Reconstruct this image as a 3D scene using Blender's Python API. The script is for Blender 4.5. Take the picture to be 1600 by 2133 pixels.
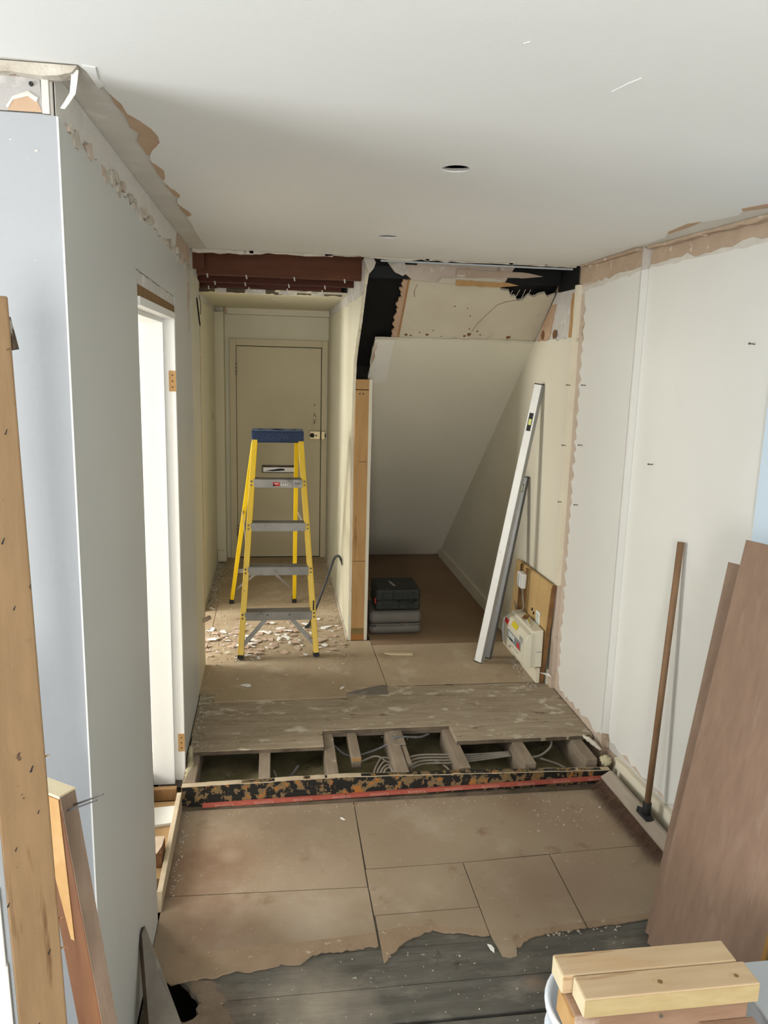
import bpy, bmesh, math, random
from mathutils import Vector, Matrix

# ------------------------------------------------------------------ clear
for o in list(bpy.data.objects):
    bpy.data.objects.remove(o, do_unlink=True)
scene = bpy.context.scene
COL = scene.collection

# ------------------------------------------------------------------ camera
cam_d = bpy.data.cameras.new('camera')
cam_d.sensor_fit = 'HORIZONTAL'
cam_d.sensor_width = 36.0
cam_d.lens = 36.0 * 1610 / 1600
cam_d.clip_start = 0.05
cam = bpy.data.objects.new('camera', cam_d)
COL.objects.link(cam)
cam.matrix_world = Matrix(((0.989964784, 0.000561459, -0.141313167, 0.0),
                           (-0.138817122, 0.191024431, -0.971719853, 0.0),
                           (0.0264486862, 0.981585122, 0.1891854, 1.84),
                           (0, 0, 0, 1)))
scene.camera = cam

# ------------------------------------------------------------------ world, light, exposure
scene.view_settings.view_transform = 'Standard'
scene.view_settings.look = 'None'
scene.view_settings.gamma = 1.0
scene.view_settings.use_curve_mapping = False
scene.view_settings.exposure = 0.0
world = bpy.data.worlds.new('sky')
scene.world = world
world.use_nodes = True
bg = world.node_tree.nodes['Background']
bg.inputs['Color'].default_value = (0.82, 0.90, 1.0, 1)      # overcast sky
bg.inputs['Strength'].default_value = 2.4


def window_light(name, loc, target, sx, sy, watts, color):
    """Daylight entering at a window opening."""
    l = bpy.data.lights.new(name, 'AREA')
    l.shape = 'RECTANGLE'; l.size = sx; l.size_y = sy
    l.energy = watts; l.color = color
    o = bpy.data.objects.new(name, l); COL.objects.link(o)
    o.location = loc
    o.rotation_euler = (Vector(target) - Vector(loc)).to_track_quat('-Z', 'Y').to_euler()
    return o


# back window of the room behind the camera, and the two windows of the room on the left
window_light('daylight_back_window', (-0.35, -3.12, 1.35), (-0.35, 0, 1.3), 1.0, 1.7, 136, (1.0, 0.985, 0.955))
window_light('daylight_side_window', (-2.92, 0.50, 1.22), (0, 0.50, 1.30), 1.8, 1.75, 136, (0.90, 0.95, 1.0))
window_light('daylight_left_room_window', (-2.92, 2.45, 1.40), (0, 3.2, 1.25), 1.15, 1.4, 92, (1.0, 0.985, 0.94))
window_light('daylight_left_room_far_window', (-2.92, 5.15, 1.55), (0, 4.95, 0.35), 1.0, 1.3, 105, (1.0, 0.97, 0.90))

RND = random.Random(7)

# ------------------------------------------------------------------ materials
MATS = {}


def _ramp(nt, fac, stops, interp='LINEAR'):
    r = nt.nodes.new('ShaderNodeValToRGB')
    r.color_ramp.interpolation = interp
    el = r.color_ramp.elements
    while len(el) < len(stops):
        el.new(0.5)
    for e, (p, c) in zip(el, stops):
        e.position = p
        e.color = (c[0], c[1], c[2], 1)
    nt.links.new(fac, r.inputs['Fac'])
    return r.outputs['Color']


def _noise(nt, vec, scale, detail=5, rough=0.6):
    n = nt.nodes.new('ShaderNodeTexNoise')
    n.inputs['Scale'].default_value = scale
    n.inputs['Detail'].default_value = detail
    n.inputs['Roughness'].default_value = rough
    nt.links.new(vec, n.inputs['Vector'])
    return n.outputs['Fac']


def mat(name, stops, scale=3.0, stretch=(1, 1, 1), rough=0.75, bump=0.0, bscale=60, spec=0.3, metal=0.0,
        interp='LINEAR', layers=(), detail=5, coord='Object', alpha=None, spots=()):
    """Noise driven colour ramp; layers = ((colour, scale, threshold, softness, stretch), ...)"""
    m = bpy.data.materials.new(name)
    m.use_nodes = True
    nt = m.node_tree
    b = nt.nodes['Principled BSDF']
    b.inputs['Roughness'].default_value = rough
    b.inputs['Metallic'].default_value = metal
    b.inputs['Specular IOR Level'].default_value = spec
    tc = nt.nodes.new('ShaderNodeTexCoord')
    mp = nt.nodes.new('ShaderNodeMapping')
    mp.inputs['Scale'].default_value = stretch
    nt.links.new(tc.outputs[coord], mp.inputs['Vector'])
    if not isinstance(stops[0][0], (int, float)) or len(stops[0]) == 3:
        stops = [(0.0, stops[0])] if len(stops) == 1 else [(0.3, stops[0]), (0.7, stops[1])]
    if len(stops) == 1:
        stops = [(0.0, stops[0][1]), (1.0, stops[0][1])]
    col = _ramp(nt, _noise(nt, mp.outputs['Vector'], scale, detail), stops, interp)
    for i, ly in enumerate(layers):
        c, sc, th, soft = ly[:4]
        st = ly[4] if len(ly) > 4 else (1, 1, 1)
        mp2 = nt.nodes.new('ShaderNodeMapping')
        mp2.inputs['Scale'].default_value = st
        mp2.inputs['Location'].default_value = (3.1 * i + 1.3, 1.7 * i, 0.6)
        nt.links.new(tc.outputs[coord], mp2.inputs['Vector'])
        f = _ramp(nt, _noise(nt, mp2.outputs['Vector'], sc, 4), [(th, (0, 0, 0)), (min(1, th + soft), (1, 1, 1))])
        mx = nt.nodes.new('ShaderNodeMix')
        mx.data_type = 'RGBA'
        nt.links.new(f, mx.inputs['Factor'])
        nt.links.new(col, mx.inputs['A'])
        mx.inputs['B'].default_value = (c[0], c[1], c[2], 1)
        col = mx.outputs['Result']
    for (c, p, r, k) in spots:                                   # stains with a place and a ragged outline of their own
        vm = nt.nodes.new('ShaderNodeVectorMath'); vm.operation = 'DISTANCE'
        nt.links.new(tc.outputs[coord], vm.inputs[0]); vm.inputs[1].default_value = p
        ad = nt.nodes.new('ShaderNodeMath'); ad.operation = 'MULTIPLY_ADD'
        nt.links.new(_noise(nt, tc.outputs[coord], 9, 5), ad.inputs[0]); ad.inputs[1].default_value = -r * 1.1
        nt.links.new(vm.outputs['Value'], ad.inputs[2])
        mr = nt.nodes.new('ShaderNodeMapRange')
        nt.links.new(ad.outputs[0], mr.inputs['Value'])
        mr.inputs['From Min'].default_value = r * .45; mr.inputs['From Max'].default_value = -r * .55
        mr.inputs['To Min'].default_value = 0; mr.inputs['To Max'].default_value = k
        mx = nt.nodes.new('ShaderNodeMix'); mx.data_type = 'RGBA'
        nt.links.new(mr.outputs['Result'], mx.inputs['Factor']); nt.links.new(col, mx.inputs['A'])
        mx.inputs['B'].default_value = (c[0], c[1], c[2], 1)
        col = mx.outputs['Result']
    nt.links.new(col, b.inputs['Base Color'])
    if bump:
        bn = nt.nodes.new('ShaderNodeBump')
        bn.inputs['Strength'].default_value = bump
        bn.inputs['Distance'].default_value = 0.006
        nt.links.new(_noise(nt, mp.outputs['Vector'], bscale, 4), bn.inputs['Height'])
        nt.links.new(bn.outputs['Normal'], b.inputs['Normal'])
    if alpha is not None:
        b.inputs['Alpha'].default_value = alpha
    MATS[name] = m
    return m


mat('paint_wall', [(.70, .698, .655), (.735, .733, .69)], 1.3, rough=.42, bump=.06, bscale=90, spec=.4,
    layers=(((.63, .615, .55), 2.2, .62, .2),))
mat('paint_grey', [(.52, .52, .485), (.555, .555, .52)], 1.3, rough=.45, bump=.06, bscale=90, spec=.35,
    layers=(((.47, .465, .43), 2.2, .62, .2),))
mat('paint_return_shaded', [(.325, .333, .342), (.35, .358, .368)], 1.3, rough=.5, bump=.05, bscale=90, spec=.35)  # darker and bluer than the other walls: shade on the return mixed in
mat('return_scar', [(.36, .34, .32), (.43, .41, .39)], 6, rough=.9, bump=.2, layers=(((.50, .48, .45), 14, .6, .08),))
mat('ceiling_scar', [(.60, .57, .51), (.68, .65, .59)], 4, rough=.9, bump=.2, layers=(((.73, .70, .64), 9, .6, .1), ((.45, .38, .31), 14, .70, .06)))
mat('paint_ceiling', [(.74, .728, .69), (.78, .768, .735)], 1.0, rough=.7, bump=.05, bscale=70)
mat('paint_hall', [(.61, .575, .435), (.67, .635, .50)], 1.6, rough=.6, bump=.08, bscale=60,
    layers=(((.53, .50, .40), 3.0, .62, .2),))
mat('paint_closet', [(.67, .63, .51), (.715, .675, .555)], 1.5, rough=.6, bump=.05)
mat('paint_textured', [(.72, .69, .62), (.76, .73, .66)], 4, rough=.7, bump=.9, bscale=55)
mat('paint_cream', [(.70, .645, .50), (.75, .70, .56)], 4, rough=.5, layers=(((.45, .38, .27), 9, .64, .12),))
mat('paint_door', [(.54, .475, .315), (.58, .515, .35)], 1.2, rough=.5)
mat('paint_white_gloss', [(.80, .80, .77), (.84, .84, .81)], 2, rough=.3, spec=.5)
mat('bare_plaster', [(.40, .30, .215), (.50, .385, .285)], 6, rough=.9, bump=.3, layers=(((.66, .58, .50), 14, .6, .08),))
mat('pink_plaster', [(.47, .375, .30), (.57, .475, .39)], 7, rough=.9, bump=.25, layers=(((.38, .275, .20), 12, .62, .08), ((.64, .57, .49), 16, .64, .06)))
mat('grey_plaster', [(.50, .47, .43), (.60, .57, .525)], 5, rough=.9, bump=.3, layers=(((.70, .67, .62), 16, .57, .07), ((.34, .27, .21), 20, .68, .05)))
mat('torn_paper', [(.44, .29, .185), (.52, .365, .25)], 9, rough=.95, bump=.2)
mat('paper_edge', [(.56, .53, .47), (.66, .63, .57)], 9, rough=.9, bump=.3)
mat('broken_plaster', [(.42, .37, .30), (.62, .57, .49)], 18, rough=.95, bump=.6, bscale=40, layers=(((.28, .20, .14), 24, .6, .06),))
mat('beige_panel', [(.53, .47, .355), (.63, .575, .455)], 2.4, rough=.85, bump=.2,
    layers=(((.36, .31, .23), 4.5, .66, .14), ((.16, .12, .08), 17, .74, .04)))
mat('black_paint', [(.006, .006, .006), (.012, .012, .012)], 5, rough=.55, spec=.15, layers=(((.5, .46, .4), 42, .77, .03),))
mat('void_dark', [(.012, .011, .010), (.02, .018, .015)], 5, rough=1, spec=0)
mat('old_board', [(.25, .195, .132), (.40, .33, .235)], 4.0, stretch=(1, 6, 6), rough=.85, bump=.4, bscale=14, detail=9,
    layers=(((.55, .49, .38), 9, .57, .10, (1, 1.6, 1)), ((.125, .085, .055), 8, .62, .10, (1, 2, 1)), ((.58, .54, .45), 34, .68, .04), ((.09, .06, .04), 30, .72, .03)))
mat('old_board_edge', [(.11, .085, .06), (.19, .15, .11)], 8, rough=.9, bump=.4)
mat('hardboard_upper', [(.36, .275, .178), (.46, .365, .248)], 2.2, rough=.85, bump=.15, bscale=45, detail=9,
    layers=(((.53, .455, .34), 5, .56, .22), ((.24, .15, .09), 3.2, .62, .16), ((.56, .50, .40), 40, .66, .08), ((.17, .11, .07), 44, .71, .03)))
mat('hardboard_shaded', [(.22, .142, .082), (.29, .195, .12)], 1.6, rough=.85, bump=.1, layers=(((.34, .26, .17), 3.0, .64, .2),))  # darker copy of the hardboard, the cupboard's shade put into its colour
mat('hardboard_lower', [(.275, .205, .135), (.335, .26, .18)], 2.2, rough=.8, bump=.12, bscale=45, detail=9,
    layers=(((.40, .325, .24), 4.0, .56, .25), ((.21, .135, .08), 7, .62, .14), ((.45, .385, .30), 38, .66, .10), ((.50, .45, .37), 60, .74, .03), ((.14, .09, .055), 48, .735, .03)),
    spots=(((.17, .085, .045), (-0.820, 0.440, 0), 0.28, 0.80), ((.17, .10, .06), (-0.930, 0.300, 0), 0.25, 0.60), ((.18, .10, .06), (-0.840, 0.070, 0), 0.24, 0.70), ((.19, .12, .075), (-0.580, -0.040, 0), 0.20, 0.60), ((.20, .10, .06), (0.520, 0.720, 0), 0.14, 0.35), ((.21, .115, .075), (0.750, 0.550, 0), 0.22, 0.30), ((.205, .145, .09), (-.56, .52, 0), .32, .6), ((.22, .14, .095), (0.600, 0.150, 0), 0.30, 0.50), ((.22, .15, .10), (0.350, 0.200, 0), 0.25, 0.40), ((.46, .38, .29), (-0.450, 0.050, 0), 0.18, 0.60), ((.46, .37, .27), (-0.780, 0.470, 0), 0.06, 0.35), ((.23, .165, .10), (-0.150, 0.580, 0), 0.30, 0.35), ((.43, .345, .25), (-0.020, 0.200, 0), 0.16, 0.50), ((.25, .19, .125), (-0.500, 0.700, 0), 0.30, 0.40)))
mat('dust_remnant', [(.14, .10, .068), (.22, .165, .115)], 12, rough=.95, bump=.4, detail=8, layers=(((.40, .35, .28), 40, .68, .04),))
mat('hardboard_torn', [(.255, .18, .112), (.33, .24, .158)], 9, rough=.95, bump=.4, detail=8, layers=(((.24, .16, .10), 20, .6, .08), ((.46, .38, .28), 30, .66, .05)))
mat('dark_board', [(.07, .066, .055), (.14, .128, .105)], 4.0, stretch=(1, 6, 1), rough=.8, bump=.3, bscale=12, detail=9,
    layers=(((.20, .18, .145), 5, .55, .2, (1, 2.2, 1)), ((.40, .375, .32), 22, .685, .03), ((.34, .32, .27), 50, .70, .03), ((.05, .04, .03), 9, .66, .1)),
    spots=(((.36, .31, .24), (-.48, -.33, 0), .22, .85), ((.22, .155, .105), (-.85, -.35, 0), .22, .8), ((.24, .17, .12), (.25, -.3, 0), .05, .6)))
mat('insulation', [(.14, .118, .06), (.27, .235, .13)], 7, rough=1, bump=1.0, bscale=18, layers=(((.36, .32, .22), 12, .62, .1), ((.10, .08, .04), 9, .6, .1)))
mat('joist_floor', [(.19, .145, .10), (.30, .24, .175)], 5, stretch=(4, 1, 4), rough=.9, bump=.3, layers=(((.42, .38, .31), 18, .66, .06),))
mat('joist_end', [(.33, .17, .06), (.40, .22, .09)], 10, rough=.9)
mat('joist_red', [(.05, .012, .006), (.085, .024, .012)], 5, stretch=(1, 6, 6), rough=.75)
mat('joist_red_front', [(.085, .028, .012), (.125, .042, .018)], 5, stretch=(1, 6, 6), rough=.75)
mat('beam_peeling', [(.0, (.010, .009, .008)), (.47, (.010, .009, .008)), (.475, (.17, .115, .055)), (.60, (.21, .145, .07)), (.605, (.33, .125, .025)), (1, (.36, .15, .035))],
    26, interp='CONSTANT', rough=.6, detail=3, layers=(((.012, .011, .009), 22, .52, .01), ((.50, .45, .37), 60, .72, .02)))
mat('beam_bare', [(.06, .045, .03), (.16, .12, .08)], 9, rough=.95, bump=.5)
mat('red_strip', [(.33, .075, .05), (.40, .10, .07)], 4, rough=.6, layers=(((.22, .11, .075), 20, .66, .05),))
mat('red_print', [(.52, .28, .22)], 1, rough=.6)
mat('cable_grey', [(.24, .21, .17), (.34, .30, .25)], 14, rough=.7)
mat('cable_dark', [(.10, .10, .10), (.15, .15, .15)], 10, rough=.6)
mat('foam', [(.40, .355, .22), (.54, .48, .32)], 14, rough=.95, bump=.7, bscale=30)
mat('pine_new', [(.46, .325, .19), (.55, .41, .255)], 3.0, stretch=(1, 9, 9), rough=.65, bump=.08,
    layers=(((.38, .245, .13), 3.2, .60, .06, (1, 14, 14)), ((.36, .22, .115), 3.0, .71, .05)))
mat('pine_edge', [(.42, .31, .145), (.50, .385, .20)], 9, stretch=(1, 4, 4), rough=.75, bump=.1)
mat('pine_end', [(.64, .53, .33), (.70, .60, .40)], 14, rough=.8)
mat('pine_stud', [(.195, .118, .055), (.27, .172, .088)], 3, stretch=(7, 7, 1), rough=.7, bump=.12,
    layers=(((.125, .062, .024), 2.6, .58, .08, (9, 9, .8)), ((.11, .055, .023), 3.0, .66, .08, (1, 1, 3)), ((.055, .032, .018), 26, .685, .03)))
mat('tan_edge', [(.42, .33, .22), (.52, .43, .30)], 9, rough=.85, layers=(((.62, .55, .44), 14, .62, .08),))
mat('post_wood', [(.40, .225, .085), (.50, .30, .125)], 4, stretch=(6, 6, 1), rough=.7, layers=(((.27, .14, .055), 3, .63, .08, (8, 8, .8)),))
mat('post_green', [(.17, .13, .045), (.30, .185, .07)], 9, rough=.8)
mat('post_base', [(.32, .13, .035), (.40, .17, .05)], 9, rough=.8)
mat('stud_brown', [(.125, .048, .018), (.18, .076, .03)], 4, stretch=(6, 6, 1), rough=.6, layers=(((.25, .135, .06), 5, .64, .1), ((.42, .36, .31), 38, .71, .03)))
mat('stud_worn', [(.19, .13, .09), (.28, .20, .145)], 6, stretch=(4, 4, 1), rough=.9, bump=.4, bscale=30)
mat('plank_grey', [(.15, .13, .105), (.22, .195, .16)], 5, stretch=(2, 2, 2), rough=.85, layers=(((.28, .255, .22), 9, .62, .1), ((.055, .045, .036), 11, .64, .08)))
mat('plank_edge', [(.07, .046, .032), (.14, .098, .07)], 12, rough=.95, bump=.6, layers=(((.42, .38, .33), 22, .64, .05),))
mat('brown_laminate', [(.205, .128, .084), (.25, .162, .11)], 4, stretch=(9, 9, .7), rough=.55, layers=(((.285, .195, .14), 2.6, .56, .2, (8, 8, .4)), ((.19, .105, .075), 3, .68, .08)))
mat('amber_edge', [(.30, .155, .04), (.36, .20, .06)], 9, rough=.8)
mat('paint_bluish_lit', [(.58, .70, .80), (.62, .735, .83)], 3, rough=.5)  # wall paint of the pier with bluish daylight put into the colour
mat('grey_plastic', [(.40, .43, .45), (.44, .47, .49)], 3, rough=.5)
mat('white_plastic', [(.74, .78, .82), (.79, .83, .87)], 3, rough=.35, spec=.5)
mat('old_timber', [(.24, .14, .085), (.34, .215, .14)], 4, stretch=(1, 5, 5), rough=.85, bump=.3, layers=(((.48, .37, .29), 9, .58, .12), ((.12, .06, .035), 7, .68, .08)))
mat('split_wood', [(.42, .225, .075), (.52, .315, .13)], 12, rough=.8, bump=.3)
mat('ladder_yellow', [(.70, .455, .006), (.76, .51, .012)], 6, rough=.4, spec=.45, layers=(((.36, .23, .02), 30, .72, .03),))
mat('ladder_blue', [(.006, .018, .058), (.010, .027, .08)], 8, rough=.55, layers=(((.07, .09, .13), 16, .70, .06),))
mat('ladder_blue_top', [(.07, .105, .17), (.11, .145, .21)], 9, rough=.6, layers=(((.012, .03, .08), 10, .64, .08),))
mat('ladder_blue_print', [(.024, .044, .10)], 2, rough=.5)
mat('aluminium', [(.235, .222, .20), (.32, .305, .275)], 8, rough=.5, metal=.5, layers=(((.16, .145, .12), 14, .60, .1), ((.42, .40, .36), 40, .68, .05)))
mat('steel_dark', [(.10, .095, .09), (.16, .15, .14)], 12, rough=.5, metal=.6)
mat('rubber_black', [(.016, .016, .016), (.028, .028, .028)], 9, rough=.7)
mat('crowbar_black', [(.016, .016, .018), (.03, .03, .032)], 9, rough=.45, spec=.5)
mat('level_white', [(.76, .76, .73), (.82, .82, .79)], 10, rough=.4, layers=(((.55, .55, .52), 25, .66, .06),))
mat('level_grey', [(.34, .345, .34), (.42, .425, .42)], 8, rough=.4, metal=.3)
mat('level_steel', [(.17, .172, .17), (.23, .232, .23)], 8, rough=.4, metal=.3)
mat('level_dark', [(.10, .10, .098), (.14, .14, .135)], 8, rough=.45)
mat('vial_yellow', [(.65, .68, .20)], 2, rough=.2, spec=.6)
mat('chipboard', [(.43, .285, .115), (.52, .355, .155)], 6, rough=.8, bump=.1, layers=(((.35, .22, .085), 7, .62, .12),))
mat('chipboard_edge', [(.15, .075, .03), (.27, .14, .055)], 18, rough=.95, bump=.5)
mat('batten_brown', [(.17, .09, .035), (.25, .14, .055)], 8, stretch=(5, 5, 1), rough=.8)
mat('unit_ivory', [(.66, .62, .49), (.70, .665, .535)], 5, rough=.4, spec=.5)
mat('unit_window', [(.20, .23, .24), (.26, .29, .30)], 5, rough=.15, spec=.7)
mat('unit_grey', [(.34, .34, .32)], 5, rough=.5)
mat('label_red', [(.55, .02, .02)], 2, rough=.5)
mat('label_yellow', [(.62, .50, .03)], 2, rough=.5)
mat('label_white', [(.72, .74, .70)], 2, rough=.5)
mat('print_green', [(.20, .30, .24)], 2, rough=.6)
mat('print_black', [(.02, .02, .02)], 2, rough=.6)
mat('case_black', [(.012, .014, .012), (.02, .023, .02)], 9, rough=.55)
mat('case_grey', [(.115, .105, .09), (.145, .132, .115)], 6, rough=.6)
mat('case_red', [(.28, .02, .02)], 2, rough=.5)
mat('brass', [(.40, .33, .18), (.52, .44, .26)], 8, rough=.4, metal=.8)
mat('chrome', [(.70, .69, .66)], 4, rough=.15, metal=.95)
mat('broom_wood', [(.17, .095, .048), (.255, .15, .08)], 5, stretch=(6, 6, 1), rough=.6, layers=(((.09, .05, .03), 8, .64, .1),))
mat('broom_head', [(.30, .25, .195), (.38, .32, .26)], 5, stretch=(6, 1, 6), rough=.85)
mat('bristle', [(.115, .066, .042), (.20, .12, .08)], 30, rough=.9)
mat('flake_white', [(.78, .77, .73), (.86, .85, .82)], 9, rough=.8)
mat('flake_pink', [(.46, .335, .25), (.58, .45, .355)], 9, rough=.95)
mat('crumb', [(.36, .31, .25), (.56, .50, .42)], 22, rough=.95)
mat('osb', [(.14, .065, .03), (.24, .12, .055)], 22, rough=.95, bump=.5)
mat('plywood', [(.42, .26, .12), (.50, .33, .17)], 4, stretch=(5, 1, 5), rough=.75)
mat('glass_pane', [(.8, .85, .88)], 1, rough=.1, alpha=.12)
mat('side_floor', [(.40, .35, .28), (.58, .54, .47)], 5, rough=.9)

# ------------------------------------------------------------------ mesh building


class MB:
    def __init__(self):
        self.v = []; self.f = []

    def add(self, vs, fs):
        n = len(self.v)
        self.v += [tuple(p) for p in vs]
        self.f += [tuple(i + n for i in f) for f in fs]
        return self

    def box(self, a, b):
        x0, y0, z0 = a; x1, y1, z1 = b
        return self.add([(x0, y0, z0), (x1, y0, z0), (x1, y1, z0), (x0, y1, z0), (x0, y0, z1), (x1, y0, z1), (x1, y1, z1), (x0, y1, z1)],
                        [(3, 2, 1, 0), (4, 5, 6, 7), (0, 1, 5, 4), (1, 2, 6, 5), (2, 3, 7, 6), (3, 0, 4, 7)])

    def bar(self, p0, p1, u, w, h, w1=None, h1=None):
        """beam from p0 to p1; u = approximate direction of the width"""
        p0 = Vector(p0); p1 = Vector(p1)
        d = (p1 - p0).normalized()
        u = Vector(u); u = (u - d * u.dot(d)).normalized()
        n = d.cross(u)
        w1 = w if w1 is None else w1; h1 = h if h1 is None else h1
        vs = []
        for p, ww, hh in ((p0, w, h), (p1, w1, h1)):
            for su, sn in ((-1, -1), (1, -1), (1, 1), (-1, 1)):
                vs.append(p + u * (su * ww / 2) + n * (sn * hh / 2))
        return self.add(vs, [(3, 2, 1, 0), (4, 5, 6, 7), (0, 1, 5, 4), (1, 2, 6, 5), (2, 3, 7, 6), (3, 0, 4, 7)])

    def loft(self, ring0, ring1):
        n = len(ring0)
        fs = [tuple(range(n - 1, -1, -1)), tuple(range(n, 2 * n))]
        for i in range(n):
            j = (i + 1) % n
            fs.append((i, j, n + j, n + i))
        return self.add(list(ring0) + list(ring1), fs)

    def slab(self, pts, ax, a, b):
        """polygon extruded along an axis from a to b. ax x: pts=(y,z); y: (x,z); z: (x,y)"""
        def mk(p, o):
            return {'x': (o, p[0], p[1]), 'y': (p[0], o, p[1]), 'z': (p[0], p[1], o)}[ax]
        return self.loft([mk(p, a) for p in pts], [mk(p, b) for p in pts])

    def poly(self, pts, off):
        """3D polygon thickened by the vector off"""
        off = Vector(off)
        return self.loft([Vector(p) for p in pts], [Vector(p) + off for p in pts])

    def tube(self, path, r, n=8, r1=None):
        path = [Vector(p) for p in path]
        m = len(path)
        rings = []
        up = None
        for i, p in enumerate(path):
            d = (path[min(i + 1, m - 1)] - path[max(i - 1, 0)]).normalized()
            if up is None:
                up = Vector((0, 0, 1)) if abs(d.z) < .9 else Vector((1, 0, 0))
            u = (up - d * up.dot(d)).normalized(); w = d.cross(u); up = u
            rr = r if r1 is None else r + (r1 - r) * i / (m - 1)
            rings.append([p + u * (rr * math.cos(2 * math.pi * k / n)) + w * (rr * math.sin(2 * math.pi * k / n)) for k in range(n)])
        vs = [v for rg in rings for v in rg]
        fs = [tuple(range(n - 1, -1, -1)), tuple((m - 1) * n + k for k in range(n))]
        for i in range(m - 1):
            for k in range(n):
                l = (k + 1) % n
                fs.append((i * n + k, i * n + l, (i + 1) * n + l, (i + 1) * n + k))
        return self.add(vs, fs)

    def lathe(self, prof, c, n=32):
        vs = []; fs = []
        for (r, z) in prof:
            for k in range(n):
                a = 2 * math.pi * k / n
                vs.append((c[0] + r * math.cos(a), c[1] + r * math.sin(a), c[2] + z))
        for i in range(len(prof) - 1):
            for k in range(n):
                l = (k + 1) % n
                fs.append((i * n + k, i * n + l, (i + 1) * n + l, (i + 1) * n + k))
        return self.add(vs, fs)

    def build(self, name, material, parent=None, origin=None, bevel=0.0, smooth=False, seg=2, link=True):
        if origin is None:
            origin = ORIG.get(parent.name, Vector()) if parent else Vector()
        origin = Vector(origin)
        me = bpy.data.meshes.new(name)
        me.from_pydata([Vector(v) - origin for v in self.v], [], self.f)
        bm = bmesh.new(); bm.from_mesh(me)
        bmesh.ops.recalc_face_normals(bm, faces=bm.faces)
        bm.to_mesh(me); bm.free()
        if smooth:
            for p in me.polygons:
                p.use_smooth = True
        ms = material if isinstance(material, (list, tuple)) else [material]
        for m_ in ms:
            me.materials.append(MATS[m_])
        o = bpy.data.objects.new(name, me)
        COL.objects.link(o)
        if parent:
            o.parent = parent
            ORIG[o.name] = origin
        else:
            o.location = origin
            ORIG[o.name] = origin
        if bevel:
            bv = o.modifiers.new('bevel', 'BEVEL')
            bv.width = bevel; bv.segments = seg; bv.limit_method = 'ANGLE'; bv.angle_limit = math.radians(35)
        return o


ORIG = {}


def tag(o, label, cat=None, group=None, kind=None):
    o['label'] = label
    if cat: o['category'] = cat
    if group: o['group'] = group
    if kind: o['kind'] = kind
    return o


def thing(name, label, cat, loc, group=None, kind=None):
    o = bpy.data.objects.new(name, None)
    COL.objects.link(o)
    o.empty_display_size = 0.05
    o.location = loc
    ORIG[o.name] = Vector(loc)
    return tag(o, label, cat, group, kind)


def struct(o, label, cat):
    return tag(o, label, cat, None, 'structure')


def jag(p0, p1, n, amp, rnd=None, along=0.35):
    """ragged line from p0 to p1 (2D), without the end points moved"""
    rnd = rnd or RND
    x0, y0 = p0; x1, y1 = p1
    L = math.hypot(x1 - x0, y1 - y0); nx, ny = -(y1 - y0) / L, (x1 - x0) / L
    out = [p0]
    for i in range(1, n):
        t = (i + rnd.uniform(-along, along)) / n
        a = rnd.uniform(-amp, amp) * rnd.choice((1, .6, .3, 1))
        out.append((x0 + (x1 - x0) * t + nx * a, y0 + (y1 - y0) * t + ny * a))
    out.append(p1)
    return out


def text_mesh(body, size, depth=0.0006):
    c = bpy.data.curves.new('lettering', 'FONT')
    c.body = body; c.size = size; c.extrude = depth; c.align_x = 'CENTER'; c.align_y = 'CENTER'
    c.resolution_u = 3
    o = bpy.data.objects.new('lettering', c)
    COL.objects.link(o)
    dg = bpy.context.evaluated_depsgraph_get()
    me = bpy.data.meshes.new_from_object(o.evaluated_get(dg))
    bpy.data.objects.remove(o, do_unlink=True)
    bpy.data.curves.remove(c)
    return me


def place_text(me, material, parent, ex, ey, at, name='lettering'):
    """ex, ey: world directions of the text's x and y axes"""
    m = me.copy(); m.materials.clear(); m.materials.append(MATS[material])
    o = bpy.data.objects.new(name, m); COL.objects.link(o)
    ex = Vector(ex).normalized(); ey = Vector(ey).normalized(); ez = ex.cross(ey)
    M = Matrix((ex, ey, ez)).transposed().to_4x4()
    o.parent = parent
    M.translation = Vector(at) - ORIG.get(parent.name, Vector())
    o.matrix_local = M
    return o


# plan constants
XL, XR, YB, ZC, ZF = -0.41, 1.62, 4.10, 2.37, -0.14     # left wall, right wall, ceiling break, ceiling, lower floor
HL, HR, YE = -0.505, 0.495, 7.20                         # hall walls, front door wall


def soff(y):
    return 0.7929 * (7.27 - y)


def near_wall_x(y):
    return 1.652 + .052 * (3.39 - y)


# =================================================================== STRUCTURE
# ---- ceiling of the room
ceil_root = struct(thing('ceiling', 'white plastered ceiling with torn edges and two empty downlight holes', 'ceiling', (0.6, 1.5, ZC)), 'white plastered ceiling with torn edges and two empty downlight holes', 'ceiling')
HOLES = ((.498, 2.222, .039), (.483, 3.429, .040))


def fill_with_holes(outer, holes, z, th, name, material, parent, seed=3):
    rnd = random.Random(seed)
    bm = bmesh.new()
    def loop(pts):
        vs = [bm.verts.new((p[0], p[1], z)) for p in pts]
        for i in range(len(vs)):
            bm.edges.new((vs[i], vs[(i + 1) % len(vs)]))
    loop(outer)
    for (cx, cy, r) in holes:
        loop([(cx + r * rnd.uniform(.93, 1.06) * math.cos(2 * math.pi * k / 20), cy + r * rnd.uniform(.93, 1.06) * math.sin(2 * math.pi * k / 20)) for k in range(20)])
    bmesh.ops.triangle_fill(bm, edges=bm.edges[:], use_beauty=True)
    g = bmesh.ops.extrude_face_region(bm, geom=bm.faces[:])
    bmesh.ops.translate(bm, verts=[e for e in g['geom'] if isinstance(e, bmesh.types.BMVert)], vec=(0, 0, th))
    bmesh.ops.recalc_face_normals(bm, faces=bm.faces[:])
    mb = MB()
    mb.add([v.co[:] for v in bm.verts], [[v.index for v in f.verts] for f in bm.faces] if not bm.verts.index_update() else [])
    bm.free()
    return mb.build(name, material, parent)


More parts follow.
